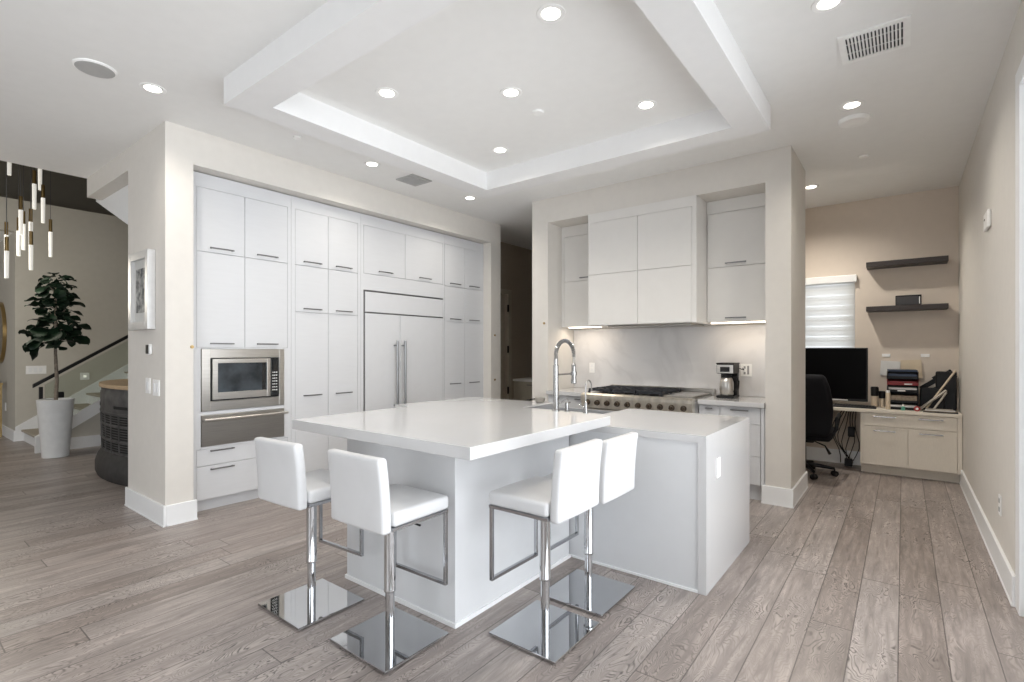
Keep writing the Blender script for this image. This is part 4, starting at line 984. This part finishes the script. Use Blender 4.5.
# monitor
t = thing('computer_monitor', 'large black computer monitor on the desk in front of the window', 'monitor', (-0.90, 7.24, ZD))
MB().box(-1.50, -0.325, 7.20, 7.235, 0.80, 1.432, 0.004).build('housing', 'black', t)
MB().box(-1.485, -0.34, 7.1985, 7.20, 0.83, 1.42).build('screen', 'screen', t)
MB().box(-0.96, -0.86, 7.235, 7.27, 0.75, 1.1).build('stand', 'black', t)
MB().box(-1.12, -0.70, 7.14, 7.34, ZD, 0.752, 0.003).build('stand_foot', 'steel', t)
MB().box(-0.72, -0.52, 7.1975, 7.1985, 0.806, 0.818).build('label_strip', 'plastic_white', t)
# keyboard
t = thing('keyboard', 'low black keyboard tray on the desk below the monitor', 'keyboard', (-0.45, 7.1, ZD))
MB().box(-0.66, -0.24, 7.03, 7.17, ZD, ZD + 0.022, 0.004).build('case', 'black', t)
mb = MB()
for r_ in range(4):
    for q in range(14): mb.box(-0.645 + q * 0.028, -0.622 + q * 0.028, 7.045 + r_ * 0.03, 7.068 + r_ * 0.03, ZD + 0.022, ZD + 0.028)
mb.build('keys', 'black', t)
# cups
def cup(x, y, h, label, r=0.034):
    t = thing('travel_cup', label, 'cup', (x, y, ZD))
    MB().lathe([(r * 0.85, ZD), (r, ZD + h * 0.55)], (x, y, 0), 20).build('sleeve', 'beige', t, True)
    MB().lathe([(r * 1.0, ZD + h * 0.55), (r * 1.06, ZD + h * 0.57), (r * 1.08, ZD + h * 0.95), (r * 0.9, ZD + h)], (x, y, 0), 20).build('lid', 'black', t, True)
cup(-0.262, 7.26, 0.24, 'beige cup with tall black lid beside the monitor', 0.036)
cup(-0.193, 7.30, 0.19, 'shorter beige cup with black lid between monitor and trays', 0.030)
t = thing('bottle', 'slim pale bottle standing left of the stacked trays', 'bottle', (-0.135, 7.12, ZD))
MB().lathe([(0.020, ZD), (0.0225, ZD + 0.01), (0.0225, ZD + 0.17), (0.018, ZD + 0.185)], (-0.135, 7.12, 0), 20).build('body', 'beige', t, True)
MB().lathe([(0.018, ZD + 0.185), (0.019, ZD + 0.19), (0.019, ZD + 0.21), (0.012, ZD + 0.212)], (-0.135, 7.12, 0), 20).build('cap', 'plastic_white', t, True)
# tray stack
GT = 'stacked letter trays on the office desk'
zz = ZD
tray_defs = [('black', 0.075, 'paper', 'bottom black letter tray with white papers'), ('black', 0.12, 'brown', 'black letter tray with brown paperwork, second from the bottom'), ('black', 0.075, 'paper', 'black letter tray in the middle of the stack'), ('red', 0.07, 'red', 'dark red letter tray near the top of the stack'), ('black', 0.085, 'navy', 'topmost black letter tray with navy folder')]
for i, (m_, h_, inner, lab) in enumerate(tray_defs):
    t = thing('letter_tray', lab, 'letter tray', (0.0, 7.25, zz), 0, GT)
    mb = MB().box(-0.145, 0.135, 7.12, 7.40, zz, zz + 0.006); mb.box(-0.145, -0.139, 7.12, 7.40, zz, zz + h_ - 0.002); mb.box(0.129, 0.135, 7.12, 7.40, zz, zz + h_ - 0.002); mb.box(-0.139, 0.129, 7.394, 7.40, zz, zz + h_ - 0.002)
    mb.box(-0.139, 0.129, 7.12, 7.126, zz, zz + h_ * (0.25 if inner == 'brown' else 0.4)); mb.build('tray', m_, t)
    MB().box(-0.13, 0.12, 7.13, 7.385, zz + 0.0065, zz + h_ * 0.7).build('papers', inner, t)
    if i in (2, 3): MB().box(-0.05 + 0.06 * (i - 2), 0.02 + 0.06 * (i - 2), 7.1185, 7.12, zz + 0.012, zz + 0.024).build('label_holder', 'plastic_white', t)
    zz += h_
solo(MB().box(-0.14, 0.12, 7.13, 7.37, zz + 0.001, zz + 0.02, rot=Matrix.Rotation(0.06, 3, 'Z')).build('folder', 'navy'), 'navy folder lying on top of the letter trays', 'folder')
solo(MB().box(-0.215, -0.03, 7.485, 7.498, 1.10, 1.275, rot=Matrix.Rotation(0.06, 3, 'Y')).build('paper_sheet', 'paper'), 'white paper sheet on the wall behind the letter trays', 'paper')
solo(MB().box(-0.02, 0.17, 7.478, 7.484, 1.08, 1.29, rot=Matrix.Rotation(-0.05, 3, 'Y')).build('manila_folder', 'manila'), 'beige folder on the wall behind the letter trays', 'folder')
t = thing('glue_bottle', 'tiny white and green bottle in front of the letter trays', 'bottle', (0.02, 7.08, ZD))
MB().lathe([(0.016, ZD), (0.018, ZD + 0.005), (0.018, ZD + 0.035), (0.008, ZD + 0.045)], (0.0, 7.08, 0), 16).build('body', 'green', t, True)
MB().lathe([(0.008, ZD + 0.045), (0.009, ZD + 0.05), (0.006, ZD + 0.07)], (0.0, 7.08, 0), 16).build('nozzle', 'plastic_white', t, True)
t = thing('tape_roll', 'red and white tape roll beside the letter trays', 'tape', (0.12, 7.06, ZD))
mb = MB().tube([(0.12, 7.04, ZD + 0.028), (0.12, 7.062, ZD + 0.028)], 0.028, 24); mb.build('tape', 'red_bright', t, True)
MB().tube([(0.12, 7.038, ZD + 0.028), (0.12, 7.064, ZD + 0.028)], 0.013, 20).build('core', 'plastic_white', t, True)
# black portfolios leaning in the corner
def lean(name, label, cat, x0, x1, y0, y1, z0, z1, ang, m, piv, extra=None, bev=0.004):
    t = thing(name, label, cat, (piv[0], piv[1], ZD))
    R_ = Matrix.Rotation(ang, 3, 'Y')
    MB().box(x0, x1, y0, y1, z0, z1, bev, 2, rot=R_, piv=piv).build('panel', m, t)
    if extra:
        for (nm, a, mm) in extra: MB().box(*a, rot=R_, piv=piv).build(nm, mm, t)
    return t
lean('portfolio_case', 'large black portfolio case tilted in the desk corner beside the trays', 'portfolio', 0.145, 0.485, 7.43, 7.46, ZD + 0.14, ZD + 0.245, -0.66, 'blackbag', (0.145, 7.445, ZD + 0.245), [('grey_edge', (0.16, 0.45, 7.424, 7.43, ZD + 0.165, ZD + 0.195), 'grey_strip'), ('handle', (0.30, 0.40, 7.435, 7.455, ZD + 0.245, ZD + 0.265), 'black')])
lean('document_bag', 'upright black document bag against the office corner', 'bag', 0.285, 0.462, 7.29, 7.35, ZD + 0.001, ZD + 0.43, 0.0, 'blackbag', (0.36, 7.32, ZD), [('flap', (0.295, 0.452, 7.28, 7.29, ZD + 0.24, ZD + 0.42), 'black')], 0.015)
lean('document_case', 'low black case in front of the leaning portfolio', 'case', 0.15, 0.36, 7.25, 7.285, ZD + 0.001, ZD + 0.25, 0.0, 'blackbag', (0.25, 7.27, ZD), None, 0.01)
for k, (xa, za, xb, zb, yy, m_, lab) in enumerate([(0.20, 0.02, 0.445, 0.44, 7.21, 'beige', 'longest pale wooden stick leaning in the desk corner'), (0.15, 0.02, 0.37, 0.23, 7.17, 'grey_strip', 'wide grey strip leaning at a low angle on the desk'), (0.26, 0.02, 0.37, 0.21, 7.13, 'grey_strip', 'short grey strip leaning steeply in the desk corner')]):
    a = Vector((xa, yy, ZD + za)); b2 = Vector((xb, yy + 0.03, ZD + zb)); 
    solo(MB().tube([a, b2], 0.010 if k != 1 else 0.014, 4).build('frame_strip', m_), lab, 'stick')
for k in range(4):
    z = ZD + 0.001 + 0.0085 * k
    solo(MB().box(0.17 + 0.01 * k, 0.455 - 0.012 * k, 6.99 + 0.01 * k, 7.10, z, z + 0.008, rot=Matrix.Rotation(0.03 * (k - 1), 3, 'Z')).build('paper_pile', ('black', 'brown', 'paper', 'grey_strip')[k]),
         ('black folder at the bottom of the pile at the right desk corner', 'brown papers second from the bottom in the pile at the right desk corner', 'white papers second from the top in the pile at the right desk corner', 'grey papers on top of the pile at the right desk corner')[k], 'papers')
# shelves
for z0, z1, yy0, lab in ((2.385, 2.445, 7.26, 'upper dark floating shelf on the office wall, empty'), (1.868, 1.925, 7.26, 'lower dark floating shelf holding a small speaker')):
    solo(MB().box(-0.345, 0.392, yy0, 7.499, z0 - 0.01, z1 - 0.01, 0.003).build('floating_shelf', 'shelf'), lab, 'shelf')
t = thing('shelf_speaker', 'small grey speaker box standing on the lower dark shelf', 'speaker', (0.045, 7.37, 1.916))
MB().box(-0.07, 0.165, 7.33, 7.42, 1.916, 2.032, 0.004).build('cabinet', 'black', t)
MB().box(-0.062, 0.135, 7.326, 7.33, 1.922, 2.018).build('grille', 'vent_dark', t)
MB().box(0.142, 0.150, 7.326, 7.33, 1.93, 2.01).build('side_trim', 'plastic_white', t)
plate('power_outlet', 'white outlet on the office wall above the letter trays', 'outlet', -0.20, -0.12, 7.492, 7.499, 1.325, 1.362, None)
plate('power_outlet', 'white outlet on the office wall left of the corner, above the tilted portfolio', 'outlet', 0.16, 0.24, 7.492, 7.499, 1.325, 1.362, None)
# cables
t = thing('cable_bundle', 'tangle of black cables hanging under the desk beside the cabinet', 'cables', (-0.47, 7.36, 0))
rnd = random.Random(11)
for k in range(7):
    pts_ = []; x = -0.45 - 0.02 * k
    for q in range(9):
        z = 0.70 - q * 0.082
        pts_.append((x - 0.05 * math.sin(q * 0.9 + k) * (q / 8) - 0.02 * k * math.sin(q / 8 * PI), 7.40 - 0.015 * k + 0.02 * math.sin(q * 1.3 + k * 2), max(z, 0.012 + 0.004 * k)))
    MB().tube(pts_, 0.005, 6).build('cable', 'black', t, True)
MB().box(-0.53, -0.46, 7.33, 7.37, 0.36, 0.48, 0.01, 2).build('adapter', 'black', t)
MB().box(-0.56, -0.48, 7.28, 7.34, 0.01, 0.10, 0.01, 2).build('adapter', 'black', t)
# office chair
hx, hy = -0.90, 6.62
t = thing('office_chair', 'black high-back office chair half hidden by the range wall column', 'office chair', (hx, hy, 0))
bk = MB().box(hx - 0.30, hx + 0.30, hy - 0.30, hy - 0.17, 0.47, 1.14, 0.05, 4)
bmesh.ops.subdivide_edges(bk.bm, edges=[e for e in bk.bm.edges if e.calc_length() > 0.2], cuts=6, use_grid_fill=True)
for v in bk.bm.verts:
    h = (v.co.z - 0.47) / 0.67
    v.co.x = hx + (v.co.x - hx) * (0.90 + 0.13 * math.sin(PI * min(1, h * 1.1)) - 0.10 * max(0, h - 0.85) / 0.15)
    v.co.y += -0.05 * h * h + 0.03 * math.sin(h * 2 * PI)
bk.build('backrest', 'chair_black', t, True)
MB().box(hx - 0.29, hx + 0.29, hy - 0.24, hy + 0.29, 0.41, 0.53, 0.04, 4).build('seat', 'chair_black', t, True)
for s_ in (-1, 1):
    MB().tube([(hx + s_ * 0.27, hy - 0.10, 0.45), (hx + s_ * 0.33, hy - 0.12, 0.55), (hx + s_ * 0.33, hy - 0.1, 0.66), (hx + s_ * 0.33, hy + 0.16, 0.68), (hx + s_ * 0.31, hy + 0.18, 0.56), (hx + s_ * 0.27, hy + 0.1, 0.45)], 0.018, 10).build('armrest', 'black', t, True)
MB().box(hx - 0.12, hx + 0.12, hy - 0.14, hy + 0.12, 0.375, 0.41, 0.01).build('mechanism', 'black', t)
MB().tube([(hx, hy, 0.09), (hx, hy, 0.38)], [0.03, 0.025], 16).build('gas_lift', 'black', t, True)
MB().tube([(hx + 0.1, hy - 0.05, 0.39), (hx + 0.22, hy - 0.10, 0.35), (hx + 0.27, hy - 0.13, 0.27)], [0.006, 0.008, 0.016], 10).build('lever', 'black', t, True)
mb = MB().lathe([(0.04, 0.07), (0.045, 0.09), (0.035, 0.14)], (hx, hy, 0), 20)
for k in range(5):
    a = 0.15 + k * 2 * PI / 5; e_ = (hx + 0.30 * math.cos(a), hy + 0.30 * math.sin(a), 0.085)
    mb.tube([(hx + 0.03 * math.cos(a), hy + 0.03 * math.sin(a), 0.115), e_], [0.026, 0.016], 10)
base = mb.build('star_base', 'black', t, True)
for k in range(5):
    a = 0.15 + k * 2 * PI / 5; x, y = hx + 0.30 * math.cos(a), hy + 0.30 * math.sin(a); n_ = Vector((-math.sin(a + 0.6), math.cos(a + 0.6), 0)) * 0.01
    mb = MB().tube([Vector((x, y, 0.03)) + n_ * 2.6, Vector((x, y, 0.03)) + n_ * 0.7], 0.03, 18).tube([Vector((x, y, 0.03)) - n_ * 2.6, Vector((x, y, 0.03)) - n_ * 0.7], 0.03, 18).tube([(x, y, 0.03), (x, y, 0.085)], 0.008, 8)
    mb.build('caster', 'black', t, True)
